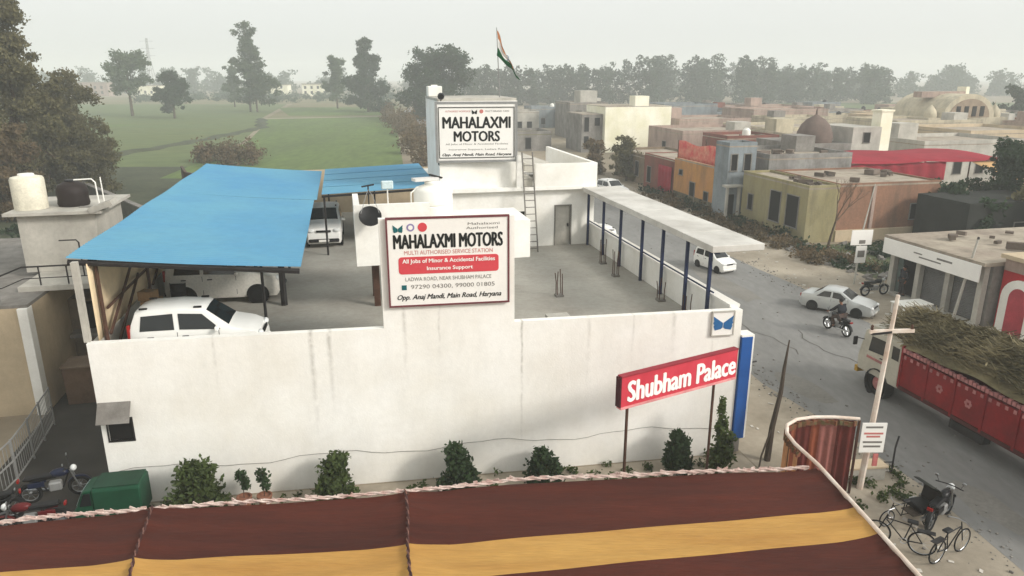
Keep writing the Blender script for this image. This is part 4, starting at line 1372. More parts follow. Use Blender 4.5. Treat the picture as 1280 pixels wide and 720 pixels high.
BKBLUE = mat('dark_blue_tank', (24, 32, 56), 0.35)
BKBLACK = mat('black_tank', (20, 20, 22), 0.35)
BKRED = mat('dark_red_tank', (92, 20, 22), 0.35)
make_motorbike('dark blue motorbike parked in the alley, its chrome nearest the white building', W(-8.9, 21.2, 0.012), YAW + R(10), BKBLUE)
make_motorbike('black motorbike parked at the left picture edge in the alley by the fence', W(-10.3, 20.2, 0.012), YAW + R(200), BKBLACK)
make_motorbike('motorbike half hidden behind the maroon tent edge in the alley', W(-8.9, 19.5, 0.012), YAW + R(185), BKRED)
make_motorbike('black motorbike parked before the shop with the white fascia', W(28.9, 33.6, 0.008), R(15), BKBLACK)
make_motorbike('dark motorbike leaning at the roadside right of the black cycle rickshaw', W(15.55, 14.35, 0.012), R(40), BKBLACK)
ride = make_motorbike('motorbike being ridden along the road just ahead of the truck', W(22.8, 28.6, 0.012), YAW + R(95), BKBLACK)


def make_bicycle(label, loc, rz):
    r = thing('bicycle', label, 'bicycle', loc, rz)
    for x in (-0.52, 0.54):
        ty = MB().ring((0, 0, 0), 0.325, 0.02, 'Y', 26, 5).build('wheel', RUBBER, r, smooth=True, loc=(x, 0, 0.345))
        mb = MB().ring((0, 0, 0), 0.30, 0.008, 'Y', 24, 4)
        for k in range(10):
            a = k * PI / 5
            mb.tube([(0, 0, 0), (0.30 * math.cos(a), 0, 0.30 * math.sin(a))], 0.003, 3)
        mb.build('rim', CHROME, ty)
    mb = MB()
    for a, b in (((-0.1, 0, 0.3), (-0.22, 0, 0.85)), ((-0.1, 0, 0.3), (0.36, 0, 0.78)), ((-0.2, 0, 0.78), (0.36, 0, 0.82)), ((-0.52, 0, 0.345), (-0.1, 0, 0.3)), ((-0.52, 0, 0.345), (-0.2, 0, 0.78)), ((0.54, 0, 0.345), (0.34, 0, 0.95))):
        mb.tube([a, b], 0.016, 6)
    mb.build('frame', BLACKP, r)
    MB().cbox((-0.24, 0, 0.90), (0.26, 0.16, 0.06)).build('saddle', BLACKP, r, bevel=0.02)
    MB().tube([(0.22, 0.28, 1.0), (0.34, 0.1, 1.0), (0.34, -0.1, 1.0), (0.22, -0.28, 1.0)], 0.014, 6).build('handlebar', CHROME, r)
    MB().box(-0.78, -0.36, -0.08, 0.08, 0.70, 0.72).build('carrier', DARKM, r)
    MB().ring((-0.1, 0.03, 0.3), 0.08, 0.01, 'Y', 14, 4).build('chain_ring', CHROME, r)
    return r


make_bicycle('bicycle with thin wheels standing in front of the other parked cycles', W(14.6, 13.0, 0.012), R(28))
make_bicycle('bicycle lying close against the white tent pipe', W(13.6, 13.6, 0.012), R(150))


def make_rickshaw(label, loc, rz):
    r = thing('cycle_rickshaw', label, 'rickshaw', loc, rz)
    for (x, y) in ((-0.55, -0.42), (-0.55, 0.42), (1.05, 0)):
        ty = MB().ring((0, 0, 0), 0.33, 0.024, 'Y', 24, 5).build('wheel', RUBBER, r, smooth=True, loc=(x, y, 0.355))
        mb = MB().ring((0, 0, 0), 0.30, 0.01, 'Y', 22, 4)
        for k in range(8):
            a = k * PI / 4
            mb.tube([(0, 0, 0), (0.30 * math.cos(a), 0, 0.30 * math.sin(a))], 0.004, 3)
        mb.build('rim', CHROME, ty)
    mb = MB()
    for a, b in (((-0.55, -0.42, 0.355), (-0.55, 0.42, 0.355)), ((-0.55, 0, 0.4), (0.4, 0, 0.4)), ((0.4, 0, 0.35), (0.85, 0, 0.9)), ((0.3, 0, 0.9), (0.85, 0, 0.85)), ((0.4, 0, 0.35), (0.3, 0, 0.95)), ((1.05, 0, 0.355), (0.85, 0, 1.0))):
        mb.tube([a, b], 0.02, 6)
    mb.build('frame', BLACKP, r)
    MB().box(-0.95, -0.15, -0.42, 0.42, 0.55, 0.78).build('passenger_seat', BLACKP, r, bevel=0.03)
    MB().cbox((-0.9, 0, 1.05), (0.12, 0.84, 0.52), ry=-0.2).build('backrest', BLACKP, r, bevel=0.03)
    mb = MB()
    mb.grid(lambda u, v: (-0.95 + 0.62 * (1 - math.cos(u * 1.5)), (v - 0.5) * 0.92, 1.1 + 0.58 * math.sin(u * 1.5)), 8, 4)
    mb.build('hood', DARKTARP, r, smooth=True, thick=0.02)
    MB().cbox((0.28, 0, 1.0), (0.26, 0.18, 0.07)).build('saddle', BLACKP, r, bevel=0.02)
    MB().tube([(0.72, 0.3, 1.06), (0.84, 0.08, 1.04), (0.84, -0.08, 1.04), (0.72, -0.3, 1.06)], 0.016, 6).build('handlebar', CHROME, r)
    MB().cbox((-0.1, 0, 0.47), (0.5, 0.6, 0.04)).build('footboard', WOOD, r)
    MB().cbox((-0.50, -0.46, 0.62), (0.34, 0.02, 0.3)).build('side_plate', PLASW, r)
    return r


make_rickshaw('black hooded cycle rickshaw parked by the white pole and low wall', W(14.75, 14.55, 0.012), R(195)).scale = (0.72, 0.72, 0.72)

# green three-wheeler
ar = thing('three_wheeler', 'dark green three-wheeled van at the left foot of the white wall', 'three-wheeler', W(-6.72, 19.72, 0.01), YAW + R(178))
ar.scale = (0.72, 0.72, 0.72)
MB().xprism([(-0.62, 0.35), (0.62, 0.35), (0.62, 1.62), (0.5, 1.72), (-0.5, 1.72), (-0.62, 1.62)], -0.95, 0.75).build('body', GREENP, ar, bevel=0.04)
MB().yprism([(0.75, 0.35), (1.45, 0.35), (1.50, 0.8), (1.35, 0.98), (1.08, 1.60), (0.75, 1.66)], -0.55, 0.55).build('cab', GREENP, ar, bevel=0.04)
MB().add([(1.375, -0.48, 1.0), (1.375, 0.48, 1.0), (1.115, 0.46, 1.58), (1.115, -0.46, 1.58)], [(0, 1, 2, 3)]).build('windscreen', mat('pale_glass', (120, 138, 134), 0.15), ar, thick=0.02)
for sg in (-1, 1):
    MB().add([(0.82, sg * 0.556, 1.0), (1.25, sg * 0.556, 1.0), (1.05, sg * 0.556, 1.52), (0.82, sg * 0.556, 1.52)], [(0, 1, 2, 3)]).build('side_window', GLASS, ar, thick=0.01)
    MB().ball((1.46, sg * 0.38, 0.72), 0.06, 0.09, 0.09).build('headlight', LAMPM, ar, smooth=True)
for (x, y) in ((-0.55, -0.5), (-0.55, 0.5), (1.25, 0)):
    make_wheel(ar, x, y, 0.24, 0.12, ysign=1 if y >= 0 else -1)
MB().box(-0.955, -0.94, -0.5, 0.5, 0.55, 1.5).build('tailgate', GREENP, ar)
MB().box(-0.9, 0.7, -0.55, 0.55, 1.722, 1.75).build('roof', mat('deep_green_roof', (22, 60, 42), 0.6), ar)


# ------------------------------------------------------------------ people (skinned skeletons)
def skin_mesh(name, nodes, edges, m, parent, sub=1):
    me = bpy.data.meshes.new(name)
    me.from_pydata([n_[0] for n_ in nodes], edges, [])
    o = bpy.data.objects.new(name, me)
    COL.objects.link(o)
    o.parent = parent
    sk = o.modifiers.new('skin', 'SKIN')
    sk.use_smooth_shade = True
    if not me.skin_vertices:
        pass
    dat = me.skin_vertices[0].data if me.skin_vertices else None
    if dat is None:
        bpy.context.view_layer.update()
        dat = me.skin_vertices[0].data
    for i, n_ in enumerate(nodes):
        r_ = n_[1]
        dat[i].radius = (r_, r_) if not isinstance(r_, tuple) else r_
    dat[0].use_root = True
    su = o.modifiers.new('sub', 'SUBSURF')
    su.levels = sub
    su.render_levels = sub
    dg = bpy.context.evaluated_depsgraph_get()
    m2 = bpy.data.meshes.new_from_object(o.evaluated_get(dg))
    o.modifiers.clear()
    o.data = m2
    m2.materials.clear()
    m2.materials.append(m)
    m2.polygons.foreach_set('use_smooth', [True] * len(m2.polygons))
    return o


def make_person(label, loc, rz, J, shirt, trousers):
    """J: dict of joint positions; facing +x; y left"""
    r = thing('person', label, 'person', loc, rz)
    nodes, edges, idx = [], [], {}

    def nd(k, pos, rad, to=None):
        idx[k] = len(nodes)
        nodes.append((pos, rad))
        if to is not None:
            edges.append((idx[to], idx[k]))
    nd('pelvis', J['pelvis'], 0.085)
    nd('chest', J['chest'], 0.095, 'pelvis')
    nd('neck', J['neck'], 0.055, 'chest')
    nd('headb', J['head'] - Vector((0, 0, 0.06)), 0.075, 'neck')
    nd('head', J['head'] + Vector((0.01, 0, 0.03)), 0.092, 'headb')
    nd('crown', J['head'] + Vector((-0.01, 0, 0.11)), 0.06, 'head')
    for s in ('l', 'r'):
        nd('sh' + s, J['sh' + s], 0.045, 'chest')
        nd('el' + s, J['el' + s], 0.042, 'sh' + s)
        nd('wr' + s, J['wr' + s], 0.028, 'el' + s)
        hd = (J['wr' + s] - J['el' + s]).normalized()
        pc = J['wr' + s] + hd * 0.06
        nd('pa' + s, pc, 0.032, 'wr' + s)
        sd_ = Vector((0, 1, 0)) if abs(hd.y) < 0.8 else Vector((1, 0, 0))
        sd_ = (sd_ - hd * sd_.dot(hd)).normalized()
        for k in range(4):
            nd('f%d' % k + s, pc + hd * (0.085 + 0.012 * (1.5 - abs(k - 1.5))) + sd_ * (k - 1.5) * 0.02 + hd.cross(sd_) * 0.015, 0.009, 'pa' + s)
        nd('th' + s, pc + hd * 0.03 + sd_ * 0.055, 0.010, 'pa' + s)
        nd('hip' + s, J['hip' + s], 0.065, 'pelvis')
        nd('kn' + s, J['kn' + s], 0.05, 'hip' + s)
        nd('an' + s, J['an' + s], 0.042, 'kn' + s)
        nd('to' + s, J['an' + s] + Vector((0.15, 0, -0.045)), 0.035, 'an' + s)
    skin_mesh('body', nodes, edges, SKIN, r, 2)
    # clothes: same bones, a little thicker
    sn = [(J['pelvis'] + Vector((0, 0, 0.0)), 0.185), (J['chest'], 0.20), (J['neck'] - Vector((0, 0, 0.02)), 0.085)]
    se = [(0, 1), (1, 2)]
    for s in ('l', 'r'):
        k = len(sn)
        sn += [(J['sh' + s], 0.095), (J['el' + s], 0.07), (J['el' + s].lerp(J['wr' + s], 0.9), 0.055)]
        se += [(1, k), (k, k + 1), (k + 1, k + 2)]
    skin_mesh('shirt', sn, se, shirt, r, 1)
    tn = [(J['pelvis'], 0.175)]
    te = []
    for s in ('l', 'r'):
        k = len(tn)
        tn += [(J['hip' + s], 0.135), (J['kn' + s], 0.098), (J['kn' + s].lerp(J['an' + s], 0.95), 0.075)]
        te += [(0, k), (k, k + 1), (k + 1, k + 2)]
    skin_mesh('trousers', tn, te, trousers, r, 1)
    h = J['head']
    MB().ball((h.x - 0.02, h.y, h.z + 0.06), 0.108, 0.098, 0.092, 14, 8).build('hair', HAIRM, r, smooth=True)
    for s in (-1, 1):
        MB().ball((h.x + 0.093, h.y + s * 0.034, h.z + 0.012), 0.012, 0.016, 0.011, 8, 5).build('eye', INKW, r)
        MB().ball((h.x + 0.0, h.y + s * 0.096, h.z), 0.02, 0.012, 0.032, 8, 5).build('ear', SKIN, r)
        an = J['anl'] if s > 0 else J['anr']
        MB().cbox((an.x + 0.06, an.y, an.z - 0.045), (0.27, 0.1, 0.09)).build('shoe', BLACKP, r, bevel=0.03)
    MB().ball((h.x + 0.104, h.y, h.z - 0.02), 0.02, 0.016, 0.026, 8, 5).build('nose', SKIN, r)
    return r


V = Vector
stand = dict(pelvis=V((0, 0, 0.93)), chest=V((0.01, 0, 1.27)), neck=V((0, 0, 1.46)), head=V((0.03, 0, 1.60)),
             shl=V((0, 0.19, 1.40)), shr=V((0, -0.19, 1.40)), ell=V((-0.03, 0.25, 1.12)), elr=V((-0.03, -0.25, 1.12)), wrl=V((0.07, 0.25, 0.88)), wrr=V((0.09, -0.24, 0.88)),
             hipl=V((0, 0.10, 0.88)), hipr=V((0, -0.10, 0.88)), knl=V((0.03, 0.11, 0.48)), knr=V((0.05, -0.11, 0.48)), anl=V((-0.04, 0.12, 0.09)), anr=V((0.04, -0.12, 0.09)))
make_person('person in dark clothes standing in the shop doorway under the white fascia', W(30.12, 32.9, 0.135), R(190), stand, CLOTHD, CLOTHT)
sit = dict(pelvis=V((-0.22, 0, 0.97)), chest=V((-0.12, 0, 1.30)), neck=V((-0.08, 0, 1.48)), head=V((-0.03, 0, 1.62)),
           shl=V((-0.09, 0.19, 1.42)), shr=V((-0.09, -0.19, 1.42)), ell=V((0.10, 0.28, 1.20)), elr=V((0.10, -0.28, 1.20)), wrl=V((0.30, 0.33, 1.07)), wrr=V((0.30, -0.33, 1.07)),
           hipl=V((-0.18, 0.10, 0.93)), hipr=V((-0.18, -0.10, 0.93)), knl=V((0.22, 0.17, 0.78)), knr=V((0.22, -0.17, 0.78)), anl=V((0.02, 0.19, 0.40)), anr=V((0.02, -0.19, 0.40)))
make_person('person in dark clothes riding the motorbike ahead of the truck', W(22.8, 28.6, 0.012), YAW + R(95), sit, CLOTHD, CLOTHB)

# ------------------------------------------------------------------ foreground tent
TZ = 2.45
tent = thing('marquee_canopy', 'maroon and yellow striped marquee roof running along the near edge', 'marquee', (-4, 11, 0))
TO = (-4, 11, 0)


def far_y(x):      # far edge of the canopy, measured points
    return float(np.interp(x, [-40, -11.5, -8.4, -2.6, 0, 7.8], [10.2, 14.05, 14.55, 15.25, 15.79, 16.40]))


def right_x(y):    # white pipe on the right
    return float(np.interp(y, [3, 12.4, 16.45], [8.7, 8.09, 7.8]))


def band_y(k, x):
    # lower limits of the bands: 0 far edge, 1 maroon/yellow, 2 yellow/maroon, 3 out of frame
    if k == 0:
        return far_y(x)
    if k == 1:
        return float(np.interp(x, [-40, -10.4, -2.28, 0, 6.6, 8.2], [7.9, 12.45, 13.24, 13.55, 14.42, 14.6]))
    if k == 2:
        return float(np.interp(x, [-40, -10.4, -2.28, 0, 6.2, 8.2], [6.8, 11.2, 12.05, 12.42, 13.29, 13.6]))
    return far_y(x) - 5.2 if k == 3 else far_y(x) - 9.0


def wr(x, y):
    return 0.010 * math.sin(y * 6.1 + 0.6 * math.sin(x * 0.7) - x * 0.75) + 0.006 * math.sin(y * 13 - x * 1.6 + math.sin(x * 0.5)) + 0.008 * math.sin(x * 0.8 + y) - 0.015 * math.cos(x * 0.5)


SEAMX = [-40, -24, -16, lambda y: -8.36 + (14.55 - y) * 0.30, lambda y: -2.56 + (15.25 - y) * 0.17, 8.3]


def sx(i, y):
    q = SEAMX[i]
    if i == len(SEAMX) - 1:
        return right_x(y)
    return q(y) if callable(q) else q


for i in range(len(SEAMX) - 1):
    for k in range(4):
        def fn(u, v, i=i, k=k):
            ym = 14.0 - k
            xa, xb = sx(i, ym), sx(i + 1, ym)
            x = xa + (xb - xa) * u
            for _ in range(3):
                y = band_y(k, x) * (1 - v) + band_y(k + 1, x) * v
                xa, xb = sx(i, y), sx(i + 1, y)
                x = xa + (xb - xa) * u
            e = min(u, 1 - u) * (xb - xa)
            sag = -0.10 * min(1, e / 0.9) if i < 4 else -0.10 * min(1, e / 0.9)
            gather = 0.05 * math.exp(-e / 0.15) + 0.030 * math.exp(-e / 0.7) * math.sin(y * 9.5 + e * 2) + 0.016 * math.sin(y * 4.3 + x * 0.55) * math.sin(x * 0.9 + 1)
            return (x, y + 0.004 * k, TZ + wr(x, y) + sag * 0.6 + gather - 0.10)
        MB(TO).grid(fn, 60, 16).build('maroon_band' if k % 2 == 0 else 'yellow_band', TENTB if k % 2 == 0 else TENTY, tent, smooth=True)
# hem rope along the far edge: twisted, tattered
mb = MB(TO)
for q in range(2):
    pts = []
    x = -30.0
    while x < 7.75:
        a = x * 9 + q * PI
        pts.append((x, far_y(x) + 0.02 + 0.025 * math.cos(a), TZ - 0.07 + 0.03 * math.sin(a) + 0.02 * math.sin(x * 1.7)))
        x += 0.16
    mb.tube(pts, 0.024, 5)
mb.build('hem_rope', ROPEW, tent)
mb = MB(TO)
for k in range(150):
    x = -14 + k * 0.145 + random.uniform(-0.05, 0.05)
    mb.cbox((x, far_y(x) + 0.045, TZ - 0.10 + random.uniform(-0.02, 0.07)), (0.10 + random.random() * 0.14, 0.02, 0.06), ry=random.uniform(-0.5, 0.5), rz=random.uniform(-0.4, 0.4))
o = mb.build('frayed_hem', ROPEW, tent)
o['kind'] = 'stuff'
# laced seams
for i in (3, 4):
    for q, m_ in ((0, ROPED), (1, mat('dull_lacing', (128, 92, 82), 0.9, 0.3, 6, 0.2, 30))):
        mb = MB(TO)
        pts = []
        y = far_y(-8.4 if i == 3 else -2.6) + 0.02
        while y > 6:
            a = y * 16 + q * PI
            pts.append((sx(i, y) + 0.022 * math.cos(a) + 0.02 * math.sin(y * 2.3), y, TZ - 0.02 + 0.025 * math.sin(a)))
            y -= 0.08
        mb.tube(pts, 0.026 if q == 0 else 0.016, 5)
        mb.build('seam_lacing', m_, tent)
# white pipe and its curve
pipe = [(8.7, 3, TZ), (8.09, 12.4, TZ), (7.84, 16.4, TZ), (7.66, 17.5, TZ), (7.66, 18.1, TZ), (7.85, 18.6, TZ), (8.25, 18.95, TZ), (8.8, 19.1, TZ), (9.4, 19.1, TZ), (10.1, 18.98, TZ)]
MB(TO).tube(pipe, 0.05, 8).build('edge_pipe', PIPEW, tent, smooth=True)
for (x, y) in ((10.1, 18.98), (7.66, 17.8), (8.6, 3.5), (-2.5, 15.2), (-8.4, 14.5), (-16, 13.3), (8.05, 12.9)):
    MB(TO).tube([(x, y, 0), (x, y, TZ - 0.05)], 0.04, 6).build('pole', BROWNM, tent)

# curved cloth screen below the pipe: a row of coloured strips
cur = thing('cloth_screen', 'curved screen of maroon and tan cloth strips hanging under the white pipe', 'cloth screen', (8.8, 18.5, 0))
cp = [Vector((7.64, 17.2, 0)), Vector((7.62, 18.1, 0)), Vector((7.83, 18.6, 0)), Vector((8.24, 18.95, 0)), Vector((8.8, 19.1, 0)), Vector((9.4, 19.1, 0)), Vector((10.02, 18.98, 0))]
seg = [0]
for i in range(1, len(cp)):
    seg.append(seg[-1] + (cp[i] - cp[i - 1]).length)


def cpos(l):
    for i in range(1, len(cp)):
        if l <= seg[i] or i == len(cp) - 1:
            f = (l - seg[i - 1]) / (seg[i] - seg[i - 1])
            return cp[i - 1].lerp(cp[i], f)


STR = [mat('strip_tan', (176, 128, 88), 0.9, trans=0.2), mat('strip_maroon', (98, 44, 38), 0.9, trans=0.2), mat('strip_rust', (136, 74, 52), 0.9, trans=0.2), mat('strip_rose', (150, 96, 88), 0.9, trans=0.2)]
ns = 15
order = [0, 2, 0, 0, 2, 0, 1, 2, 1, 1, 2, 3, 3, 1, 1]
for k in range(ns):
    la, lb = seg[-1] * k / ns, seg[-1] * (k + 1) / ns

    def fn(u, v, la=la, lb=lb, k=k):
        l = la + (lb - la) * u
        q = cpos(l)
        a = math.sin(u * 2 * PI) * 0.05 * (0.4 + 0.6 * (1 - v))
        nrm = Vector((0.2, -1, 0))
        p_ = q + nrm * a
        return (p_.x - 8.8, p_.y - 18.5, 0.06 + (TZ - 0.12) * v)
    MB().grid(fn, 10, 8).build('cloth_strip', STR[order[k]], cur, smooth=True)
mb = MB()
for k in range(30):
    l = seg[-1] * (k + 0.5) / 30
    q = cpos(l)
    mb.cbox((q.x - 8.8, q.y - 18.5 - 0.07, TZ - 0.14 + 0.02 * math.sin(k * 2.2)), (0.13, 0.05, 0.14), rz=random.uniform(-0.6, 0.6))
mb.build('garland', mat('garland_green', (84, 84, 56), 0.9, 0.3, 6, tint=(130, 60, 48)), cur)

# ------------------------------------------------------------------ shrubs along the front wall
def shrub(label, s, t, h, r, lm, seed, shape='dome', n=5200):
    root = st_thing('clipped_shrub', label, 'shrub', s, t, 0, group='shrubs along the white wall')
    rs_ = np.random.RandomState(seed)
    lob = []
    for i in range(16):
        u = i / 15
        rad = r * 1.15 * (1.0 - 0.28 * max(0, u - 0.75) / 0.25)
        q = rs_.rand() * 6.28
        lob.append((math.cos(q) * rad * 0.45, math.sin(q) * rad * 0.45, 0.15 + (h - 0.50) * u, rad * 0.62, rad * 0.62, 0.30))
    lob.append((rs_.uniform(-0.15, 0.15), 0, h - 0.2, r * 0.62, r * 0.62, 0.2))
    lob.append((0, 0, h * 0.45, r * 0.7, r * 0.7, h * 0.4))
    v_, f_ = leaves(n, lob, 0.075, rs_, shell=0.3)
    v_[:, 2] = np.maximum(v_[:, 2], 0.02)
    npmesh('foliage', v_, f_, lm, root)
    mb_ = MB()
    for i in range(6):
        q = i * 1.05
        mb_.tube([(0.05 * math.cos(q), 0.05 * math.sin(q), 0), (r * 0.4 * math.cos(q), r * 0.4 * math.sin(q), h * 0.7)], [0.025, 0.008], 5)
    mb_.build('stem', BARK, root)
    return root


shrub('widest pale olive shrub, first from the left along the white wall', -4.65, ft(-4.65) - 1.05, 1.80, 0.76, LEAF_SHRUB, 1)
shrub('pointed shrub second from the left at the white wall, left of the signboard', -0.85, ft(-0.85) - 0.85, 1.62, 0.56, LEAF_SHRUB, 2)
shrub('dark rounded shrub third from the left, below the large signboard', 2.75, ft(2.75) - 0.85, 1.60, 0.58, LEAF_SHRUB2, 3)
shrub('low dark shrub fourth from the left, right of the signboard', 5.30, ft(5.3) - 0.85, 1.25, 0.52, LEAF_SHRUB2, 4)
shrub('narrow dark shrub under the middle of the red name sign', 9.60, ft(9.6) - 0.85, 1.45, 0.42, LEAF_SHRUB2, 5)
# tall loose plant at the right post
tp_ = st_thing('tall_plant', 'tall loose leafy plant climbing beside the right post of the red name sign', 'plant', 10.75, 18.05, 0)
rs_ = np.random.RandomState(9)
lob = [(0.0, 0, 0.6, 0.42, 0.42, 0.5), (0.12, 0, 1.1, 0.34, 0.34, 0.4), (0.02, 0, 1.7, 0.2, 0.2, 0.45), (-0.02, 0, 2.3, 0.13, 0.13, 0.4), (0.35, 0, 1.25, 0.25, 0.2, 0.25), (0.3, 0, 0.7, 0.3, 0.3, 0.3)]
v_, f_ = leaves(1500, lob, 0.085, rs_, shell=0.2)
npmesh('foliage', v_, f_, LEAF_SHRUB, tp_)
MB().tube([(0, 0, 0), (0.05, 0, 1.0), (-0.02, 0, 2.6)], [0.04, 0.03, 0.012], 6).tube([(0.03, 0, 0.6), (0.4, 0, 1.35)], [0.02, 0.008], 5).tube([(0.03, 0, 0.9), (0.5, 0.1, 1.0)], [0.02, 0.008], 5).build('stem', BARK, tp_)
# potted plants
for (s, lab) in ((-3.42, 'small thin plant in a pot right of the first shrub'), (-2.86, 'bushier potted plant just left of the second shrub')):
    pt = st_thing('potted_plant', lab, 'potted plant', s, ft(s) - 0.8, 0, group='pots at the wall foot')
    MB().lathe([(0.14, 0), (0.20, 0.34), (0.22, 0.35), (0.22, 0.40), (0.18, 0.40), (0.17, 0.34)], n=14).build('pot', mat('clay_pot', (140, 96, 76), 0.9), pt, smooth=True)
    v_, f_ = leaves(260, [(0, 0, 1.0, 0.2, 0.2, 0.25), (0.08, 0, 0.75, 0.16, 0.16, 0.2), (-0.1, 0.02, 1.15, 0.1, 0.1, 0.12)], 0.065, np.random.RandomState(int(abs(s) * 100)), shell=0.2)
    npmesh('foliage', v_, f_, LEAF_SHRUB2, pt)
    MB().tube([(0, 0, 0.36), (0.02, 0, 1.1)], 0.014, 5).build('stem', BARK, pt)
# weeds and litter at the foot of walls
rs_ = np.random.RandomState(21)
lob = []
for i in range(60):
    s = rs_.uniform(-6.5, 11.5)
    lob.append((*W(s, ft(s) - rs_.uniform(0.1, 1.6), 0.08)[:2], 0.08, 0.2, 0.2, 0.1 + 0.12 * rs_.rand()))
for i in range(16):
    p_ = W(rs_.uniform(13.6, 16.2), rs_.uniform(15.4, 17.4))
    lob.append((p_.x, p_.y, 0.12, 0.25, 0.25, 0.18))
v_, f_ = leaves(3200, lob, 0.06, rs_, shell=0.1)
v_[:, 2] = np.maximum(v_[:, 2], 0.015)
tag(npmesh('weeds', v_, f_, LEAF_SHRUB), 'scattered low weeds at the foot of the white wall and by the roadside pole', 'weeds', kind='stuff')

# ------------------------------------------------------------------ poles and roadside furniture
up = thing('utility_pole', 'leaning white concrete pole with a crossarm before the red truck', 'utility pole', (10.55, 19.25, 0))
MB().tube([(0, 0, 0), (0.30, 0.1, 6.1)], [0.10, 0.055], 8).build('pole', PIPEW, up, smooth=True)
MB().cbox((0.24, 0.02, 5.05), (1.25, 0.09, 0.10), ry=-0.03).build('crossarm', PIPEW, up)
MB().cbox((-0.05, 0.02, 5.0), (0.55, 0.10, 0.07), ry=-0.12).build('crossarm_brace', DARKM, up)
for x in (-0.33, 0.8):
    MB().lathe([(0.03, 0), (0.05, 0.04), (0.03, 0.08), (0.045, 0.11), (0.02, 0.15)], (x, 0.02, 5.09), 8).build('insulator', BROWNM, up)
pb = thing('pole_banner', 'small white printed board strapped to the leaning white pole', 'sign', (10.58, 19.0, 1.35))
MB().box(-0.36, 0.36, 0, 0.03, 0.0, 0.95).build('board', SIGNW, pb)
for (z, w, m_) in ((0.82, 0.5, INKG), (0.62, 0.56, INKR), (0.52, 0.4, INKR), (0.34, 0.56, INKG), (0.2, 0.5, INKG)):
    MB().box(-w / 2, w / 2, -0.006, -0.001, z - 0.03, z + 0.03).build('printed_line', m_, pb)
MB().box(-0.32, -0.18, -0.02, 0.02, -0.45, -0.06).build('red_rag', mat('faded_red_rag', (206, 120, 116), 0.9), pb, loc=(0.42, 0.02, 0))

wp_ = thing('wooden_pole', 'dark crooked wooden pole leaning at the road edge beyond the marquee', 'pole', (8.30, 20.9, 0))
MB().tube([(0, 0, 0), (0.05, 0, 1.2), (0.22, 0.05, 2.4), (0.24, 0.05, 3.2), (0.30, 0.05, 4.15)], [0.11, 0.09, 0.07, 0.055, 0.02], 7).build('pole', WOOD, wp_, smooth=True)
MB().tube([(0.05, 0, 1.2), (-0.35, -0.4, 0.4), (-0.6, -0.9, 0.02)], 0.03, 5).build('prop', WOOD, wp_)

sp_ = thing('sign_pole', 'thin pole carrying two white boards on the far verge behind the silver sedan', 'sign', (20.55, 41.6, 0), R(8))
MB().tube([(0, 0, 0), (0.1, 0, 3.2), (0.55, 0.1, 6.0)], [0.06, 0.05, 0.03], 6).build('pole', PALEC, sp_)
MB().box(-0.62, 0.72, -0.10, -0.06, 2.42, 3.32).build('upper_board', SIGNW, sp_, bevel=0.01)
MB().box(-0.25, 0.42, -0.16, -0.12, 1.35, 2.38).build('lower_board', SIGNW, sp_)
MB().box(-0.14, 0.30, -0.168, -0.162, 1.7, 2.1).build('printed_mark', INKG, sp_)
MB().box(-0.1, 0.3, -0.108, -0.102, 2.5, 2.72).build('printed_mark', INKG, sp_)

rp = thing('roadside_pole', 'slanting grey pole standing in front of the shop shutters', 'pole', (22.35, 34.6, 0))
MB().tube([(0, 0, 0), (0.3, 0.05, 2.2), (0.62, 0.1, 4.3)], [0.08, 0.07, 0.055], 7).build('pole', PALEC, rp, smooth=True)
MB().lathe([(0.06, 0), (0.05, 0.12)], (0.62, 0.1, 4.28), 8).build('cap', DARKM, rp)
lw = thing('low_wall', 'low whitewashed plinth with weeds beside the leaning white pole', 'wall', W(15.0, 16.9, 0), YAW - R(6))
MB().box(-0.9, 0.7, -0.22, 0.22, 0, 0.42).build('plinth', PALEC, lw, bevel=0.02)
MB().box(-0.95, 0.75, -0.26, 0.26, 0.423, 0.50).build('coping', TAN, lw, bevel=0.01)
ir = thing('iron_post', 'thin dark iron post at the end of the low plinth by the roadside', 'post', W(16.15, 16.9, 0))
MB().tube([(0, 0, 0), (0, 0, 0.9), (0.12, 0.1, 1.25)], 0.03, 5).build('post', DARKM, ir)
MB().tube([(-0.9, 0.05, 0.35), (0, 0, 0.4)], 0.02, 5).build('rail', DARKM, ir)


# ------------------------------------------------------------------ generic houses
def window(parent, off, face, a, z, w, h, base, fm=GREYC, pm=DARKIN):
    """framed window proud of a wall face; face = 's-','t-' gives the outward side, base its coordinate"""
    d = 0.05
    mb, mp = MB(off), MB(off)
    if face == 't-':
        mb.box(a - w / 2 - 0.08, a - w / 2, base - d, base + 0.02, z - 0.06, z + h + 0.08)
        mb.box(a + w / 2, a + w / 2 + 0.08, base - d, base + 0.02, z - 0.06, z + h + 0.08)
        mb.box(a - w / 2, a + w / 2, base - d, base + 0.02, z + h, z + h + 0.08)
        mb.box(a - w / 2 - 0.12, a + w / 2 + 0.12, base - d - 0.06, base + 0.02, z - 0.12, z - 0.063)
        mp.box(a - w / 2, a + w / 2, base - 0.012, base + 0.01, z - 0.06, z + h)
    else:
        mb.box(base - d, base + 0.02, a - w / 2 - 0.08, a - w / 2, z - 0.06, z + h + 0.08)
        mb.box(base - d, base + 0.02, a + w / 2, a + w / 2 + 0.08, z - 0.06, z + h + 0.08)
        mb.box(base - d, base + 0.02, a - w / 2, a + w / 2, z + h, z + h + 0.08)
        mb.box(base - d - 0.06, base + 0.02, a - w / 2 - 0.12, a + w / 2 + 0.12, z - 0.12, z - 0.063)
        mp.box(base - 0.012, base + 0.01, a - w / 2, a + w / 2, z - 0.06, z + h)
    f = mb.build('window', fm, parent)
    g_ = mp.build('pane', pm, f)
    return f


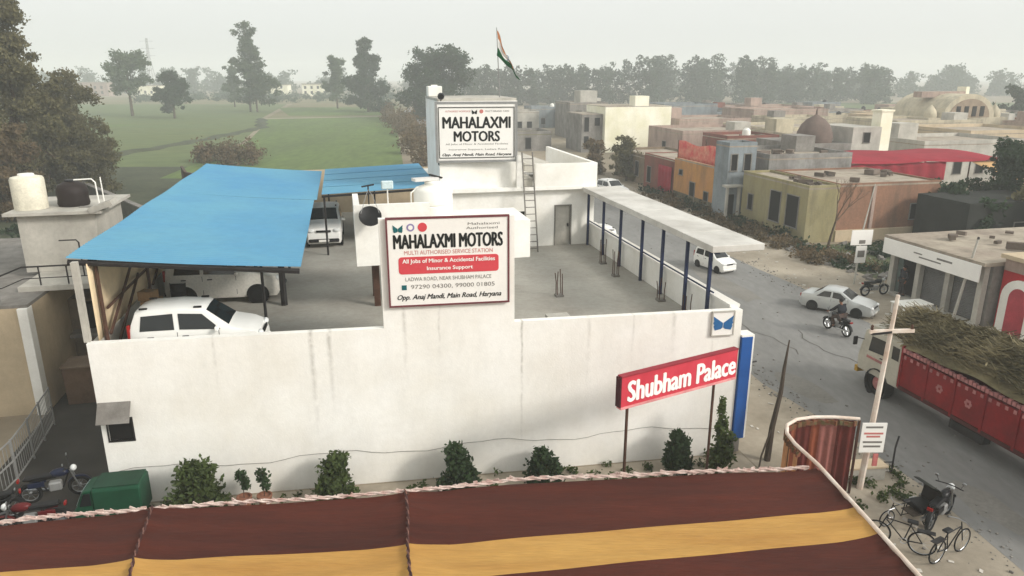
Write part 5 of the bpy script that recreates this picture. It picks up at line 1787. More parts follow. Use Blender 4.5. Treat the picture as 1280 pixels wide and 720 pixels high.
def house(name, label, s0, s1, t0, t1, h, wm, rm=ROOFP, wins=(), parapet=0.45, cat='house', roof_bits=(), z0=0.0, overhang=0.0):
    off = ((s0 + s1) / 2, (t0 + t1) / 2, 0)
    r = st_thing(name, label, cat, off[0], off[1])
    MB(off).box(s0, s1, t0, t1, z0, h).build('wall', wm, r)
    rf = MB(off).box(s0 - overhang, s1 + overhang, t0 - overhang, t1 + overhang, h + 0.002, h + 0.12).build('roof', rm, r)
    if parapet > 0:
        pm_ = MB(off)
        e = overhang
        pm_.box(s0 - e + 0.004, s1 + e - 0.004, t0 - e + 0.004, t0 - e + 0.16, h + 0.122, h + parapet)
        pm_.box(s0 - e + 0.004, s1 + e - 0.004, t1 + e - 0.16, t1 + e - 0.004, h + 0.122, h + parapet)
        pm_.box(s0 - e + 0.004, s0 - e + 0.16, t0 - e + 0.16, t1 + e - 0.16, h + 0.122, h + parapet)
        pm_.box(s1 + e - 0.16, s1 + e - 0.004, t0 - e + 0.16, t1 + e - 0.16, h + 0.122, h + parapet)
        pm_.build('parapet', wm, r)
    for (face, a, z, w, hh) in wins:
        window(r, off, face, a, z, w, hh, t0 if face == 't-' else s0)
    for (a, b, c, d, z1, z2, m_) in roof_bits:
        MB(off).box(a, b, c, d, z1, z2).build('roof_room', m_, r)
    return r


# left neighbour
nh = house('house', 'tan rendered house with a roof railing at the left edge across the alley', -30, -11.3, 27.6, 40, 4.1, TAN, GREYC, wins=[('t-', -13.9, 1.2, 1.2, 1.3)], parapet=0)
off = (-20.65, 33.8, 0)
MB(off).box(-11.298, -9.55, 31.2, 40, 0, 3.3).build('side_wing', mat('grey_brown_render', (128, 116, 100), 0.9), nh)
MB(off).box(-12.2, -9.3, 29.3, 40.2, 4.225, 4.42).build('balcony_slab', PALEC, nh)
MB(off).box(-11.6, -11.28, 27.45, 27.9, 0, 4.1).build('white_column', WALLW, nh)
MB(off).box(-11.15, -9.7, 30.4, 31.15, 1.9, 2.05).build('ledge', GREYC, nh)
MB(off).box(-10.9, -9.9, 31.0, 31.19, 2.1, 3.2).build('dark_opening', DARKIN, nh)
for k in range(8):
    s = -16.2 + k * 0.95
    MB(off).tube([(s, 28.2 if s < -12.2 else 29.45, 4.22), (s, 28.2 if s < -12.2 else 29.45, 5.15)], 0.03, 5).build('railing_post', DARKM, nh)
MB(off).tube([(-17, 28.2, 5.15), (-12.25, 28.2, 5.15), (-12.0, 29.45, 5.15), (-9.4, 29.45, 5.15)], 0.035, 5).build('top_rail', DARKM, nh)
MB(off).tube([(-17, 28.2, 4.7), (-12.25, 28.2, 4.7), (-12.0, 29.45, 4.7), (-9.4, 29.45, 4.7)], 0.02, 5).build('mid_rail', DARKM, nh)
hut = house('roof_hut', 'pale stair hut with an overhanging slab on the left neighbour roof', -12.7, -9.9, 31.6, 35.2, 6.75, PALEC, PALEC, parapet=0.0, cat='building', z0=4.425, overhang=0.35)
MB((-11.3, 33.4, 0)).cbox((-9.55, 31.6, 7.02), (0.9, 0.8, 0.22), ry=-0.35).build('tilted_slab', PALEC, hut)
wt_ = st_thing('water_tank', 'square-shouldered cream water tank on the left neighbour stair hut', 'water tank', -12.4, 32.4, 6.875)
MB().lathe([(0.60, 0), (0.60, 1.18), (0.56, 1.27), (0.3, 1.33)], n=20).build('tank_body', mat('cream_plastic', (226, 220, 200), 0.5), wt_, smooth=True)
MB().lathe([(0.3, 1.32), (0.28, 1.4)], n=12).build('lid', PLASW, wt_)
wt2 = st_thing('water_tank', 'black water tank on the left neighbour stair hut', 'water tank', -11.0, 32.9, 6.875)
MB().lathe([(0.56, 0), (0.60, 0.1), (0.57, 0.3), (0.60, 0.5), (0.57, 0.7), (0.5, 0.85), (0.25, 0.98)], n=20).build('tank_body', mat('black_tank_plastic', (44, 36, 34), 0.6), wt2, smooth=True)
MB().lathe([(0.24, 0.97), (0.22, 1.05)], n=12).build('lid', BLACKP, wt2)
pf = st_thing('pipe_frame', 'bent white pipes standing beside the black tank on the stair hut', 'pipe', -10.1, 32.2, 6.875)
MB().tube([(0.25, 0, 0), (0.22, 0, 1.0), (0.1, 0, 1.14), (-0.55, 0, 1.12)], 0.03, 6).build('bent_pipe', PLASW, pf)
MB().tube([(0.42, 0.1, 0), (0.40, 0.1, 1.2)], 0.025, 6).build('riser_pipe', PLASW, pf)
MB().box(-0.5, 0.5, -0.1, 0.1, 0, 0.04).build('base_plate', GREYC, pf)
# clothes-line frame
cf = st_thing('pipe_frame', 'dark bent pipe frame by the railing below the stair hut', 'pipe', -10.7, 30.6, 4.42)
MB().tube([(-0.3, 0, 1.45), (0.3, 0, 1.45), (0.38, 0, 1.35), (0.4, 0, 0)], 0.028, 6).build('hoop', DARKM, cf)
MB().tube([(1.3, 0, 0), (1.28, 0, 1.35), (1.36, 0, 1.45), (2.0, 0, 1.45)], 0.028, 6).build('hoop', DARKM, cf)
# fence by the alley
fe = thing('fence', 'pale wire and pipe fence curving along the alley at the left edge', 'fence', (-15.6, 21.0, 0))
fpts = [(-16.4, 23.4), (-16.0, 22.2), (-15.6, 21.0), (-15.2, 19.6), (-15.0, 18.0), (-14.9, 16.0)]
for z in (0.15, 0.75, 1.4):
    MB((-15.6, 21, 0)).tube([(x, y, z) for x, y in fpts], 0.028, 5).build('rail', GREYM, fe)
for (x, y) in fpts:
    MB((-15.6, 21, 0)).tube([(x, y, 0), (x, y, 1.45)], 0.035, 5).build('post', GREYM, fe)
for i in range(len(fpts) - 1):
    for k in range(9):
        u = (k + 0.5) / 9
        x = fpts[i][0] * (1 - u) + fpts[i + 1][0] * u
        y = fpts[i][1] * (1 - u) + fpts[i + 1][1] * u
        MB((-15.6, 21, 0)).tube([(x, y, 0.15), (x, y, 1.4)], 0.010, 4).build('picket', GREYM, fe)
bx = thing('brown_bin', 'brown bin standing by the tan house in the alley', 'bin', W(-10.3, 28.6, 0), YAW)
MB().xprism([(-0.45, 0), (0.45, 0), (0.55, 1.5), (-0.55, 1.5)], -0.5, 0.5).build('bin_body', mat('bin_brown', (104, 84, 68), 0.9), bx, bevel=0.02)
MB().box(-0.55, 0.55, -0.6, 0.6, 1.503, 1.58).build('lid', mat('bin_lid', (120, 104, 88), 0.9), bx, bevel=0.02)

# wall behind the shed
bw = thing('boundary_wall', 'dark brown brick boundary wall running behind the blue shed to the field', 'wall', (-30, 70, 0))
mb = MB((-30, 70, 0))
def wl(x0, y0, x1, y1, h, th=0.25):
    dx, dy = x1 - x0, y1 - y0
    l = math.hypot(dx, dy)
    nx, ny = -dy / l * th / 2, dx / l * th / 2
    mb.prism([(x0 + nx, y0 + ny), (x0 - nx, y0 - ny), (x1 - nx, y1 - ny), (x1 + nx, y1 + ny)], 0, h)
wl(-33.5, 74, -18, 61, 2.6)
wl(-33.5, 74.2, -36, 79, 2.6)
mb.build('wall', mat('dark_brick', (92, 76, 66), 0.95, 0.2, 1), bw)
mb = MB((-30, 70, 0))
wl(-33.6, 74.0, -18, 60.9, 2.72, 0.34)
gw = thing('old_wall', 'long low grey wall bordering the dark scrub left of the blue shed', 'wall', (-45, 75, 0))
mb = MB((-45, 75, 0))
wl(-60, 92, -22, 50, 1.3)
mb.build('wall', mat('mossy_wall', (96, 94, 80), 0.95, 0.25, 0.8), gw)
mb = MB((-45, 75, 0))
mb.prism([(-60.1, 91.8), (-59.8, 92.2), (-21.8, 50.2), (-22.1, 49.8)], 1.302, 1.4)
mb.build('coping', GREYC, gw)

# shop row on the far verge
so = (34, 30, 0)
shop = st_thing('shop_building', 'low grey shop with three shutters under a white fascia', 'shop', 34, 30)
MB(so).box(30.5, 40, 27.75, 34.1, 0, 3.15).build('wall', GREYC, shop)
MB(so).box(29.75, 40.2, 27.6, 34.4, 3.152, 3.34).build('roof', ROOFP, shop)
MB(so).box(29.9, 30.4, 27.9, 34.0, 0.0, 0.13).build('step', PALEC, shop)
for t in (28.0, 30.0, 32.0, 33.95):
    MB(so).box(30.1, 30.4, t - 0.15, t + 0.15, 0.13, 3.15).build('pillar', PALEC, shop)
for (t, m_) in ((29.0, DARKM), (31.0, DARKM)):
    sh = MB(so).grid(lambda u, v: (30.46 + 0.02 * math.cos(v * 2 * PI * 26), t - 0.85 + 1.7 * u, 0.14 + 2.4 * v), 2, 104).build('shutter', mat('grey_shutter', (112, 112, 110), 0.6, 0.15, 1), shop)
MB(so).box(30.47, 30.495, 32.15, 33.8, 0.14, 2.5).build('open_doorway', DARKIN, shop)
for (a, b, c) in ((32.95, 2.5, 0.2),):
    MB(so).box(30.40, 30.47, 33.4, 33.75, 0.14, 2.3).build('door_leaf', mat('green_grey_door', (90, 104, 100), 0.7), shop)
fa = st_thing('shop_fascia', 'long white sign board along the front of the grey shop', 'sign', 29.72, 31.0, 2.35)
MB().box(-0.06, 0.0, -3.3, 3.3, 0, 0.85).build('board', SIGNW, fa, bevel=0.01)
for (a, b, w, z) in ((-1.6, -0.6, 0.1, 0.55), (-0.9, 0.6, 0.07, 0.35), (0.4, 1.0, 0.07, 0.52)):
    MB().box(-0.068, -0.061, a, b, z - w / 2, z + w / 2).build('printed_line', INKG, fa)
off = (33, 22, 0)
rsx = st_thing('red_shop', 'red shop front with a white arch at the right edge', 'shop', 33, 22)
MB(off).box(30.9, 40, 18, 27.55, 0, 3.6).build('wall', mat('shop_red', (176, 36, 44), 0.7, 0.1, 0.8), rsx)
MB(off).box(30.6, 40.1, 17.9, 27.6, 3.602, 3.8).build('roof', TAN, rsx)
MB(off).box(30.83, 30.897, 18, 27.5, 3.0, 3.6).build('upper_band', PINKH, rsx)
q = [(26.45 + 0.95 * math.cos(R(a)), 1.75 + 0.95 * math.sin(R(a))) for a in range(0, 181, 15)]
MB(off).xprism([(27.4, 0)] + q + [(25.5, 0)], 30.8, 30.895).build('white_arch', PLASW, rsx)
q = [(26.45 + 0.5 * math.cos(R(a)), 1.75 + 0.55 * math.sin(R(a))) for a in range(0, 181, 15)]
MB(off).xprism([(26.95, 0)] + q + [(25.95, 0)], 30.78, 30.798).build('arch_opening', mat('rose_panel', (176, 66, 76), 0.7), rsx)
for z in (0.5, 1.1, 1.7, 2.3):
    MB(off).lathe([(0.16, 0), (0.13, -0.03)], (30.89, 25.1, z), 10, 'X').build('rosette', PINKT, rsx)
tb = thing('white_table', 'small white table on the verge between the shop and the truck', 'table', W(28.2, 30.0, 0.005), YAW)
MB().box(-0.9, 0.9, -0.5, 0.5, 0.68, 0.74).build('top', PLASW, tb, bevel=0.01)
for (x, y) in ((-0.8, -0.4), (0.8, -0.4), (-0.8, 0.4), (0.8, 0.4)):
    MB().box(x - 0.04, x + 0.04, y - 0.04, y + 0.04, 0, 0.68).build('leg', PLASW, tb)
# row of houses across the road
house('house', 'pale yellow house with two tall dark windows facing the road', 33.0, 35.6, 46.3, 55.4, 4.0, YELLOWH, ROOFP,
      wins=[('s-', 48.1, 1.0, 1.5, 2.3), ('s-', 50.4, 1.0, 1.4, 2.3), ('s-', 54.0, 1.3, 0.7, 1.2)], parapet=0.3)
bh = house('house', 'long exposed brick house with pale plinth behind the sign pole', 35.65, 44.5, 46.4, 55, 4.1, BRICKH, ROOFP, wins=[('t-', 42.5, 1.5, 0.9, 1.1)], parapet=0.25)
MB((40.075, 50.7, 0)).box(35.6, 44.55, 46.2, 46.398, 0, 0.85).build('plinth', TAN, bh)
MB((40.075, 50.7, 0)).box(38.5, 38.75, 46.3, 46.398, 0.85, 4.1).build('pilaster', PINKH, bh)
gh = house('house', 'narrow blue-grey two-storey house with two small dark windows on its end wall', 31.8, 34.4, 56, 58.3, 6.2, GREYH, ROOFP,
           wins=[('t-', 32.35, 4.3, 0.55, 1.3), ('t-', 33.6, 4.3, 0.6, 1.3)], parapet=0.4)
GO = (33.1, 57.15, 0)
MB(GO).box(31.4, 33.0, 55.3, 55.998, 2.9, 3.08).build('door_canopy', PALEC, gh)
MB(GO).box(31.6, 31.8, 55.5, 55.7, 0, 2.898).build('porch_column', PALEC, gh)
MB(GO).box(32.7, 32.9, 55.5, 55.7, 0, 2.898).build('porch_column', PALEC, gh)
MB(GO).box(32.05, 32.6, 55.97, 55.998, 0, 2.2).build('door', DARKIN, gh)
house('house', 'wide weathered grey house with a damp-stained parapet behind the yellow house', 35.8, 44, 56.2, 64, 5.0, mat('weathered_grey', (150, 148, 144), 0.92, 0.25, 0.5, 0.1, 5, tint=(112, 108, 104), grime=0.8), ROOFP, wins=[('t-', 38, 2.6, 0.8, 1.0)], parapet=0.5,
      roof_bits=[(41.5, 43.5, 61, 63.5, 5.123, 6.6, GREYC)])
oh = house('house', 'orange house with a dark stained lower wall facing the road', 32.4, 35.7, 58.6, 67.5, 4.0, ORANGEH, ROOFP,
           wins=[('s-', 60.6, 0.6, 0.8, 1.1), ('s-', 63.4, 0.5, 1.0, 1.7), ('s-', 66.0, 2.7, 0.7, 0.4)], parapet=0.15)
MB((34.05, 63.05, 0)).box(32.36, 32.398, 58.7, 67.4, 0, 0.9).build('stained_dado', mat('stained_dado', (104, 98, 78), 0.95, 0.3, 0.6), oh)
rt_ = house('house', 'dull red-brown house with a crimson cloth front, left of the orange house', 32.8, 40, 68.2, 76, 3.6, REDH, ROOFP, wins=[('s-', 74.6, 0.8, 1.0, 1.6)], parapet=0.2)
MB((36.4, 72.1, 0)).grid(lambda u, v: (32.62 + 0.05 * math.sin(u * 25), 68.6 + 3.2 * u, 0.3 + 2.7 * v), 20, 4).build('crimson_cloth', REDT, rt_, smooth=True, thick=0.02)
house('house', 'low brown house half hidden beyond the far end of the canopy', 33.2, 40, 77, 86, 3.0, mat('brown_grey_house', (128, 112, 92), 0.9, grime=0.6), ROOFP, wins=[('s-', 79, 0.9, 1, 1.6), ('s-', 83, 0.9, 1, 1.6)], parapet=0.4)
# red cloth shelter on the orange house
rs1 = st_thing('roof_shelter', 'red and pink cloth shelter on the roof of the orange house', 'shelter', 34.05, 63, 4.15)
for (x, y) in ((-1.5, -4.0), (1.5, -4.0), (-1.5, 4.2), (1.5, 4.2)):
    MB().tube([(x, y, 0), (x, y, 1.75)], 0.06, 5).build('pole', BROWNM, rs1)
MB().grid(lambda u, v: (-1.5, -4.2 + 8.4 * u, 0.05 + 1.6 * v + 0.14 * math.sin(u * 9) * v), 24, 4).build('cloth_side', PINKT, rs1, smooth=True, thick=0.02)
MB().grid(lambda u, v: (-1.5 + 3 * u, -4.15, 0.05 + 1.5 * v + 0.15 * math.sin(u * 7) * v), 24, 4).build('cloth_side', REDT, rs1, smooth=True, thick=0.02)
# crimson marquee behind the brick house
rs2 = st_thing('crimson_marquee', 'large crimson cloth marquee behind the brick house', 'marquee', 52.5, 62, 0)
for (x, y) in ((-8, -5), (0, -5), (8, -5), (-8, 5), (0, 5), (8, 5)):
    MB().tube([(x, y, 0), (x, y, 4.4)], 0.08, 5).build('pole', PINKH, rs2)
MB().grid(lambda u, v: (-8.3 + 16.6 * u, -5.3 + 10.6 * v, 4.45 + 0.35 * math.sin(PI * v) - 0.15 * abs(math.sin(PI * 2 * u))), 24, 8).build('roof_cloth', REDT, rs2, smooth=True, thick=0.02)
MB().grid(lambda u, v: (-8.2 + 10.5 * u, -5.1 + 0.08 * math.sin(u * 40), 2.6 + 1.75 * v), 50, 4).build('valance', REDT, rs2, smooth=True, thick=0.02)
MB().grid(lambda u, v: (-8.1 + 0.06 * math.sin(u * 30), -5 + 10 * u, 1.6 + 2.8 * v), 40, 4).build('side_curtain', REDT, rs2, smooth=True, thick=0.02)
rs3 = st_thing('beige_awning', 'sagging beige cloth awning right of the crimson marquee', 'awning', 62.0, 54.0, 0)
for (x, y) in ((-4.5, -2), (4.5, -2), (-4.5, 3), (4.5, 3)):
    MB().tube([(x, y, 0), (x, y, 4.3)], 0.07, 5).build('pole', BROWNM, rs3)
MB().grid(lambda u, v: (-4.5 + 9 * u, -2 + 5 * v, 3.1 + 1.2 * v - 1.1 * math.sin(PI * u) * (1 - v)), 20, 8).build('awning_cloth', BEIGET, rs3, smooth=True, thick=0.02)
house('shed_house', 'dark tarpaulin-covered shed behind the shop under the dark tree', 42, 58, 41, 45.8, 3.4, DARKTARP, DARKTARP, parapet=0.0, cat='shed', wins=[('t-', 46.5, 1.0, 0.9, 1.0)])

# white blank building
house('house', 'bright whitewashed blank-walled building with a roof stub, in the middle distance', 41.4, 52.8, 112.5, 122, 7.2, CREAMH, ROOFP, parapet=0.12,
      roof_bits=[(46.4, 48.8, 112.5, 115, 7.323, 8.9, CREAMH)], wins=[('s-', 118, 2, 1, 1.2)])
house('house', 'grey narrow house with dark recesses left of the whitewashed building', 37.8, 41.3, 113.5, 122, 6.0, GREYC, ROOFP, parapet=0.1, wins=[('t-', 38.6, 3.4, 0.8, 2.2), ('t-', 40.4, 4.3, 0.9, 1.2), ('t-', 38.6, 0.6, 0.8, 2.0)])
# village beyond: flat-roofed houses, each with its own roof line
VIL = [
    (57, 74, 82, 95, 4.2, BEIGEH, 'wide beige flat-roofed house above the blue-grey house'),
    (47, 60, 96, 108, 4.0, PINKH, 'dusty pink flat-roofed house right of the whitewashed building'),
    (62, 80, 100, 112, 4.0, BEIGEH, 'long beige house beneath the brown dome'),
    (64, 78, 70, 80, 4.4, PALEC, 'pale grey house left of the white chimney pillar'),
    (80, 94, 80, 92, 4.6, TAN, 'tan house with arched openings behind the crimson marquee'),
    (84, 100, 98, 110, 4.8, BEIGEH, 'beige house in front of the domed hall'),
    (58, 72, 120, 132, 4.2, PINKH, 'low pinkish house beyond the whitewashed building'),
    (76, 92, 126, 138, 5.4, PINKH, 'taller pink house with a roof box on the village skyline'),
    (98, 120, 118, 128, 4.4, TAN, 'broad tan hall roof right of the domed hall'),
    (110, 128, 92, 104, 4.2, PINKH, 'pink house near the right picture edge below the dark trees'),
    (96, 110, 76, 86, 4.3, BEIGEH, 'beige house right of the beige awning'),
    (64, 76, 140, 150, 6.0, GREYH, 'bluish grey block far off on the village skyline'),
    (52, 60, 150, 160, 5.2, PALEC, 'pale small block on the skyline behind the whitewashed building'),
    (78, 86, 56, 64, 4.0, REDH, 'reddish house beside the large dark tree'),
    (120, 140, 132, 146, 4.6, BEIGEH, 'beige house far right on the skyline'),
    (88, 100, 142, 154, 5.2, PINKH, 'salmon house far off right of the brown dome'),
]
for i, (a, b, c, d, h, m_, lab) in enumerate(VIL):
    ws = []
    k = a + 1.8
    while k < b - 1:
        if (i * 7 + int(k)) % 5 != 0:
            ws.append(('t-', k, 1.2, 1.1, 1.3))
        k += 3.1
    ws.append(('s-', (c + d) / 2, 1.2, 1.2, 1.4))
    rb = []
    if i % 3 == 0:
        rb.append((a + 1.5, a + 4.2, d - 4, d - 1.2, h + 0.123, h + 2.1, m_))
    if i % 4 == 1:
        rb.append((b - 3.8, b - 1.2, c + 2, c + 4.6, h + 0.123, h + 1.5, PALEC))
    house('house', lab, a, b, c, d, h, m_, ROOFP, wins=ws, parapet=0.55, roof_bits=rb)
rv = random.Random(12)
hm_ = [BEIGEH, PINKH, TAN, GREYC, PALEC, BRICKH, GREYH, REDH]
occ = [(a, b, c, d) for (a, b, c, d, *_r) in VIL] + [(41, 53, 110, 124), (37, 42, 110, 124), (46, 60, 68, 80), (57, 61, 69, 74), (94, 114, 103, 119), (42, 63, 54, 69), (31, 46, 44, 97)]
cnt = 0
CN = {id(BEIGEH): 'beige', id(PINKH): 'dusty pink', id(TAN): 'tan', id(GREYC): 'grey', id(PALEC): 'pale', id(BRICKH): 'brick-brown', id(GREYH): 'bluish', id(REDH): 'red-brown'}
MARK = [('brown dome', 51.5, 72.5), ('white pillar', 59.2, 71.5), ('domed hall', 104, 108), ('crimson marquee', 52.5, 60), ('whitewashed building', 47, 114), ('blue-grey house', 37, 58),
        ('beige awning', 62, 54), ('dark skyline trees', 150, 150), ('orange house', 34, 63)]
used, hosts = set(), []
for _ in range(1500):
    a_, c_ = rv.uniform(44, 150), rv.uniform(62, 175)
    w_, d_ = rv.uniform(5, 12), rv.uniform(5, 10)
    if W(a_, c_).x > W(a_, c_).y * 0.76 or any(a_ < q[1] + 0.6 and a_ + w_ > q[0] - 0.6 and c_ < q[3] + 0.6 and c_ + d_ > q[2] - 0.6 for q in occ):
        continue
    occ.append((a_, a_ + w_, c_, c_ + d_))
    h_ = rv.uniform(3.0, 4.6)
    ws = [('t-', a_ + w_ * f_, rv.uniform(0.9, 1.3), rv.uniform(0.8, 1.2), rv.uniform(1.0, 1.5)) for f_ in (0.25, 0.7)]
    rb = []
    if rv.random() < 0.5:
        x_ = a_ + rv.uniform(0.5, w_ - 3)
        rb.append((x_, x_ + rv.uniform(1.4, 2.6), c_ + d_ - 3, c_ + d_ - 0.8, h_ + 0.123, h_ + rv.uniform(1.0, 2.2), rv.choice(hm_)))
    wm_ = rv.choice(hm_)
    best = min(MARK, key=lambda q: (q[1] - a_ - w_ / 2) ** 2 + 0.25 * (q[2] - c_) ** 2)
    px_, mx_ = W(a_ + w_ / 2, c_), W(best[1], best[2])
    side = px_.x / px_.y - mx_.x / mx_.y
    dirn = 'beyond' if abs(side) < 0.03 and c_ > best[2] else 'in front of' if abs(side) < 0.03 else 'right of' if side > 0 else 'left of'
    dirn = ('far ' if c_ > 125 else '') + dirn
    size = 'small' if w_ < 7 else 'long' if w_ > 10 else 'squat'
    lab = '%s %s house%s %s the %s' % (size, CN[id(wm_)], ' with roof room' if rb else '', dirn, best[0])
    if lab in used:
        occ.pop()
        continue
    used.add(lab)
    if not rb:
        hosts.append((lab, a_, a_ + w_, c_, h_))
    r_ = house('house', lab, a_, a_ + w_, c_, c_ + d_, h_, wm_, ROOFP, wins=ws, parapet=rv.uniform(0.25, 0.8), roof_bits=rb)
    r_['group'] = 'crowded village houses across the road'
    cnt += 1
    if cnt > 42:
        break
for k, q in enumerate(hosts):
    m_ = (BLACKP, PLASW, BLACKP)[k % 3]
    t_ = st_thing('roof_tank', '%s tank on the %s' % ('white' if m_ is PLASW else 'black', q[0]), 'water tank', (q[1] + q[2]) / 2 + rv.uniform(-1, 1), q[3] + 1.3, q[4] + 0.12, group='tanks on the village roofs')
    MB().lathe([(0.5, 0), (0.55, 0.5), (0.5, 1.0), (0.3, 1.2)], n=12).build('tank_body', m_, t_, smooth=True)
    MB().lathe([(0.25, 1.19), (0.22, 1.28)], n=8).build('lid', m_, t_)
mb = MB()
for (lab, xa, xb, c_, h_) in hosts + [('', 33.2, 35.4, 46.6, 4.1), ('', 36.5, 44, 47, 4.2), ('', 31.5, 39, 28.5, 3.35), ('', 36, 43, 57, 5.1)]:
    for _ in range(9):
        p_ = W(rv.uniform(xa + 0.4, xb - 0.4), c_ + rv.uniform(0.6, 4.5))
        e_ = rv.uniform(0.12, 0.4)
        mb.cbox((p_.x, p_.y, h_ + 0.1 + e_ * 0.4), (e_ * rv.uniform(1, 3.5), e_ * rv.uniform(0.6, 2), e_), rz=rv.uniform(0, 3), rx=rv.uniform(-0.2, 0.2))
tag(mb.build('roof_debris', mat('roof_debris', (118, 106, 96), 0.95, 0.3, 0.4)), 'bricks, boards and bundles lying about on the village roofs', 'debris', kind='stuff')
# greyish roofs left of the white building
house('house', 'low cream house with a row of dark door openings, left of the whitewashed building', 30, 40.5, 150, 158, 4.6, PALEC, ROOFP, parapet=0.4,
      wins=[('t-', 31.5, 0.4, 1.0, 2.4), ('t-', 33.8, 0.4, 1.0, 2.4), ('t-', 36.2, 0.4, 1.1, 2.4), ('t-', 38.4, 0.4, 1.0, 2.4)])
house('house', 'grey house with a pale roof room, just left of the whitewashed building top', 44, 52, 140, 150, 6.6, GREYC, ROOFP, parapet=0.4,
      roof_bits=[(46.5, 50, 141, 145, 6.723, 9.2, PALEC)], wins=[('t-', 46, 4, 1.2, 1.4), ('t-', 50, 4, 1.2, 1.4)])
house('house', 'small roofless grey house far beyond the canopy', 26, 34, 118, 126, 2.6, GREYC, FIELDB, parapet=0.6, wins=[('t-', 30, 0.4, 1, 1.8)])
# dome on a roof
dm = st_thing('domed_house', 'grey house carrying a brown brick dome', 'building', 52.5, 74.5)
MB().box(-4.2, 2.0, -4.5, 4.5, 0, 4.9).build('wall', GREYC, dm)
MB().lathe([(1.9, 4.9), (1.95, 5.3), (1.85, 6.0), (1.5, 6.8), (0.95, 7.4), (0.35, 7.75), (0.12, 7.9), (0.1, 8.3), (0.02, 8.6)], (-1.0, -2, 0), 20).build('dome', DOMEB, dm, smooth=True)
MB().box(2.003, 5.6, -4.5, 2, 0, 6.6).build('annexe', PALEC, dm)
window(dm, (0, 0, 0), 't-', 3.8, 5.0, 0.8, 1.0, -4.5)
wc = st_thing('white_pillar', 'tall whitewashed pillar standing among the village roofs', 'pillar', 59.2, 71.5)
MB().box(-0.75, 0.75, -0.75, 0.75, 0, 8.2).build('shaft', CREAMH, wc, bevel=0.03)
MB().box(-0.85, 0.85, -0.85, 0.85, 8.203, 8.4).build('cap', CREAMH, wc)
# domed hall with arched windows
hl = st_thing('domed_hall', 'beige hall with an arched gable and dark narrow windows on the village skyline', 'hall', 104, 111)
MB().box(-8, 8, -6, 6, 0, 5.2).build('wall', BEIGEH, hl)
q = [(5.2 * math.cos(R(a)), 5.2 + 3.9 * math.sin(R(a))) for a in range(0, 181, 12)]
MB().yprism(q[::-1], -5.9, 6).build('arched_roof', BEIGEH, hl)
q = [(4.1 * math.cos(R(a)), 5.2 + 3.1 * math.sin(R(a))) for a in range(0, 181, 12)]
MB().yprism(q[::-1], -6.05, -5.903).build('arched_gable', mat('brown_gable', (150, 132, 112), 0.9), hl)
for x in (-2.4, -0.8, 0.8, 2.4):
    MB().box(x - 0.42, x + 0.42, -6.12, -6.053, 5.4, 7.1).build('window', DARKIN, hl)
MB().box(-5.6, 3.4, -1, 1, 8.4, 9.4).build('roof_beam', PINKH, hl)
MB().box(3.403, 4.1, -1, 1, 7.0, 10.2).build('roof_stub', CREAMH, hl)
for x in (-6.5, 6.5):
    MB().lathe([(1.0, 5.2), (1.05, 5.6), (0.9, 6.3), (0.4, 7.0), (0.08, 7.3), (0.02, 7.9)], (x, -4.5, 0), 14).build('turret', BEIGEH, hl, smooth=True)

# far buildings on the left
FB = [(-265, 470, 26, 8, PINKH, 'long pinkish far building left of the lone field trees'), (-232, 480, 16, 6, CREAMH, 'small pale far building behind the lone field tree'),
      (-150, 480, 14, 6.5, CREAMH, 'small white far building between the tall thin tree and the field'), (-120, 470, 22, 7, CREAMH, 'long white far building beyond the green field'),
      (-96, 480, 12, 7, PALEC, 'far white block left of the big dark field tree'), (-320, 460, 20, 7, BEIGEH, 'beige far building at the left beyond the near trees')]
for (x, y, w, h, m_, lab) in FB:
    r = thing('far_building', lab, 'building', (x, y, 0))
    MB().box(-w / 2, w / 2, -4, 4, 0, h).build('wall', m_, r)
    MB().box(-w / 2 - 0.4, w / 2 + 0.4, -4.4, 4.4, h + 0.003, h + 0.4).build('roof', ROOFP, r)
    for k in range(int(w // 4)):
        xx_ = -w / 2 + 2 + k * 4
        MB().box(xx_ - 0.7, xx_ + 0.7, -4.05, -3.98, 1.2, 3.0).build('window', DARKIN, r)
        if h > 6.4:
            MB().box(xx_ - 0.7, xx_ + 0.7, -4.05, -3.98, 4.3, 6.0).build('window', DARKIN, r)

# ------------------------------------------------------------------ trees
def tree(name, label, x, y, h, r, n, leaf, lm, seed, **kw):
    root = thing(name, label, 'tree', (x, y, 0), (seed * 1.7) % 6.28)
    tree_parts(root, h, r, n, leaf, lm, np.random.RandomState(seed), **kw)
    return root


tree('near_tree', 'tall olive tree filling the upper left corner beyond the neighbour hut', -47.6, 71, 20.0, 5.0, 42000, 0.17, LEAF_OLIVE, 31, nl=16, z0=0.12, taper=0.55, trunk_r=0.35)
tree('near_tree', 'rounder olive tree right of the tall corner tree', -46.6, 74, 13.0, 3.7, 30000, 0.16, LEAF_OLIVE, 32, nl=12, z0=0.10, taper=0.5, trunk_r=0.25)
tree('near_tree', 'low brownish tree in front of the tall corner tree', -44.5, 62, 8.6, 4.6, 22000, 0.15, LEAF_DRY, 33, nl=12, z0=0.05, taper=0.5, trunk_r=0.2)
tree('near_tree', 'low brown-green tree by the dark scrub right of the corner trees', -44.0, 76, 8.0, 3.6, 15000, 0.15, LEAF_OLIVE, 34, nl=9, z0=0.05, taper=0.6, trunk_r=0.16)
tree('near_tree', 'thin olive tree at the foot of the corner trees above the hut tanks', -52.0, 62, 11.0, 5.0, 20000, 0.16, LEAF_OLIVE, 51, nl=12, z0=0.05, taper=0.5, trunk_r=0.2)
tree('near_tree', 'dull brown-green tree behind the corner trees at the field edge', -51.5, 86, 13.5, 5.0, 18000, 0.18, LEAF_OLIVE, 52, nl=12, z0=0.05, taper=0.5, trunk_r=0.2)
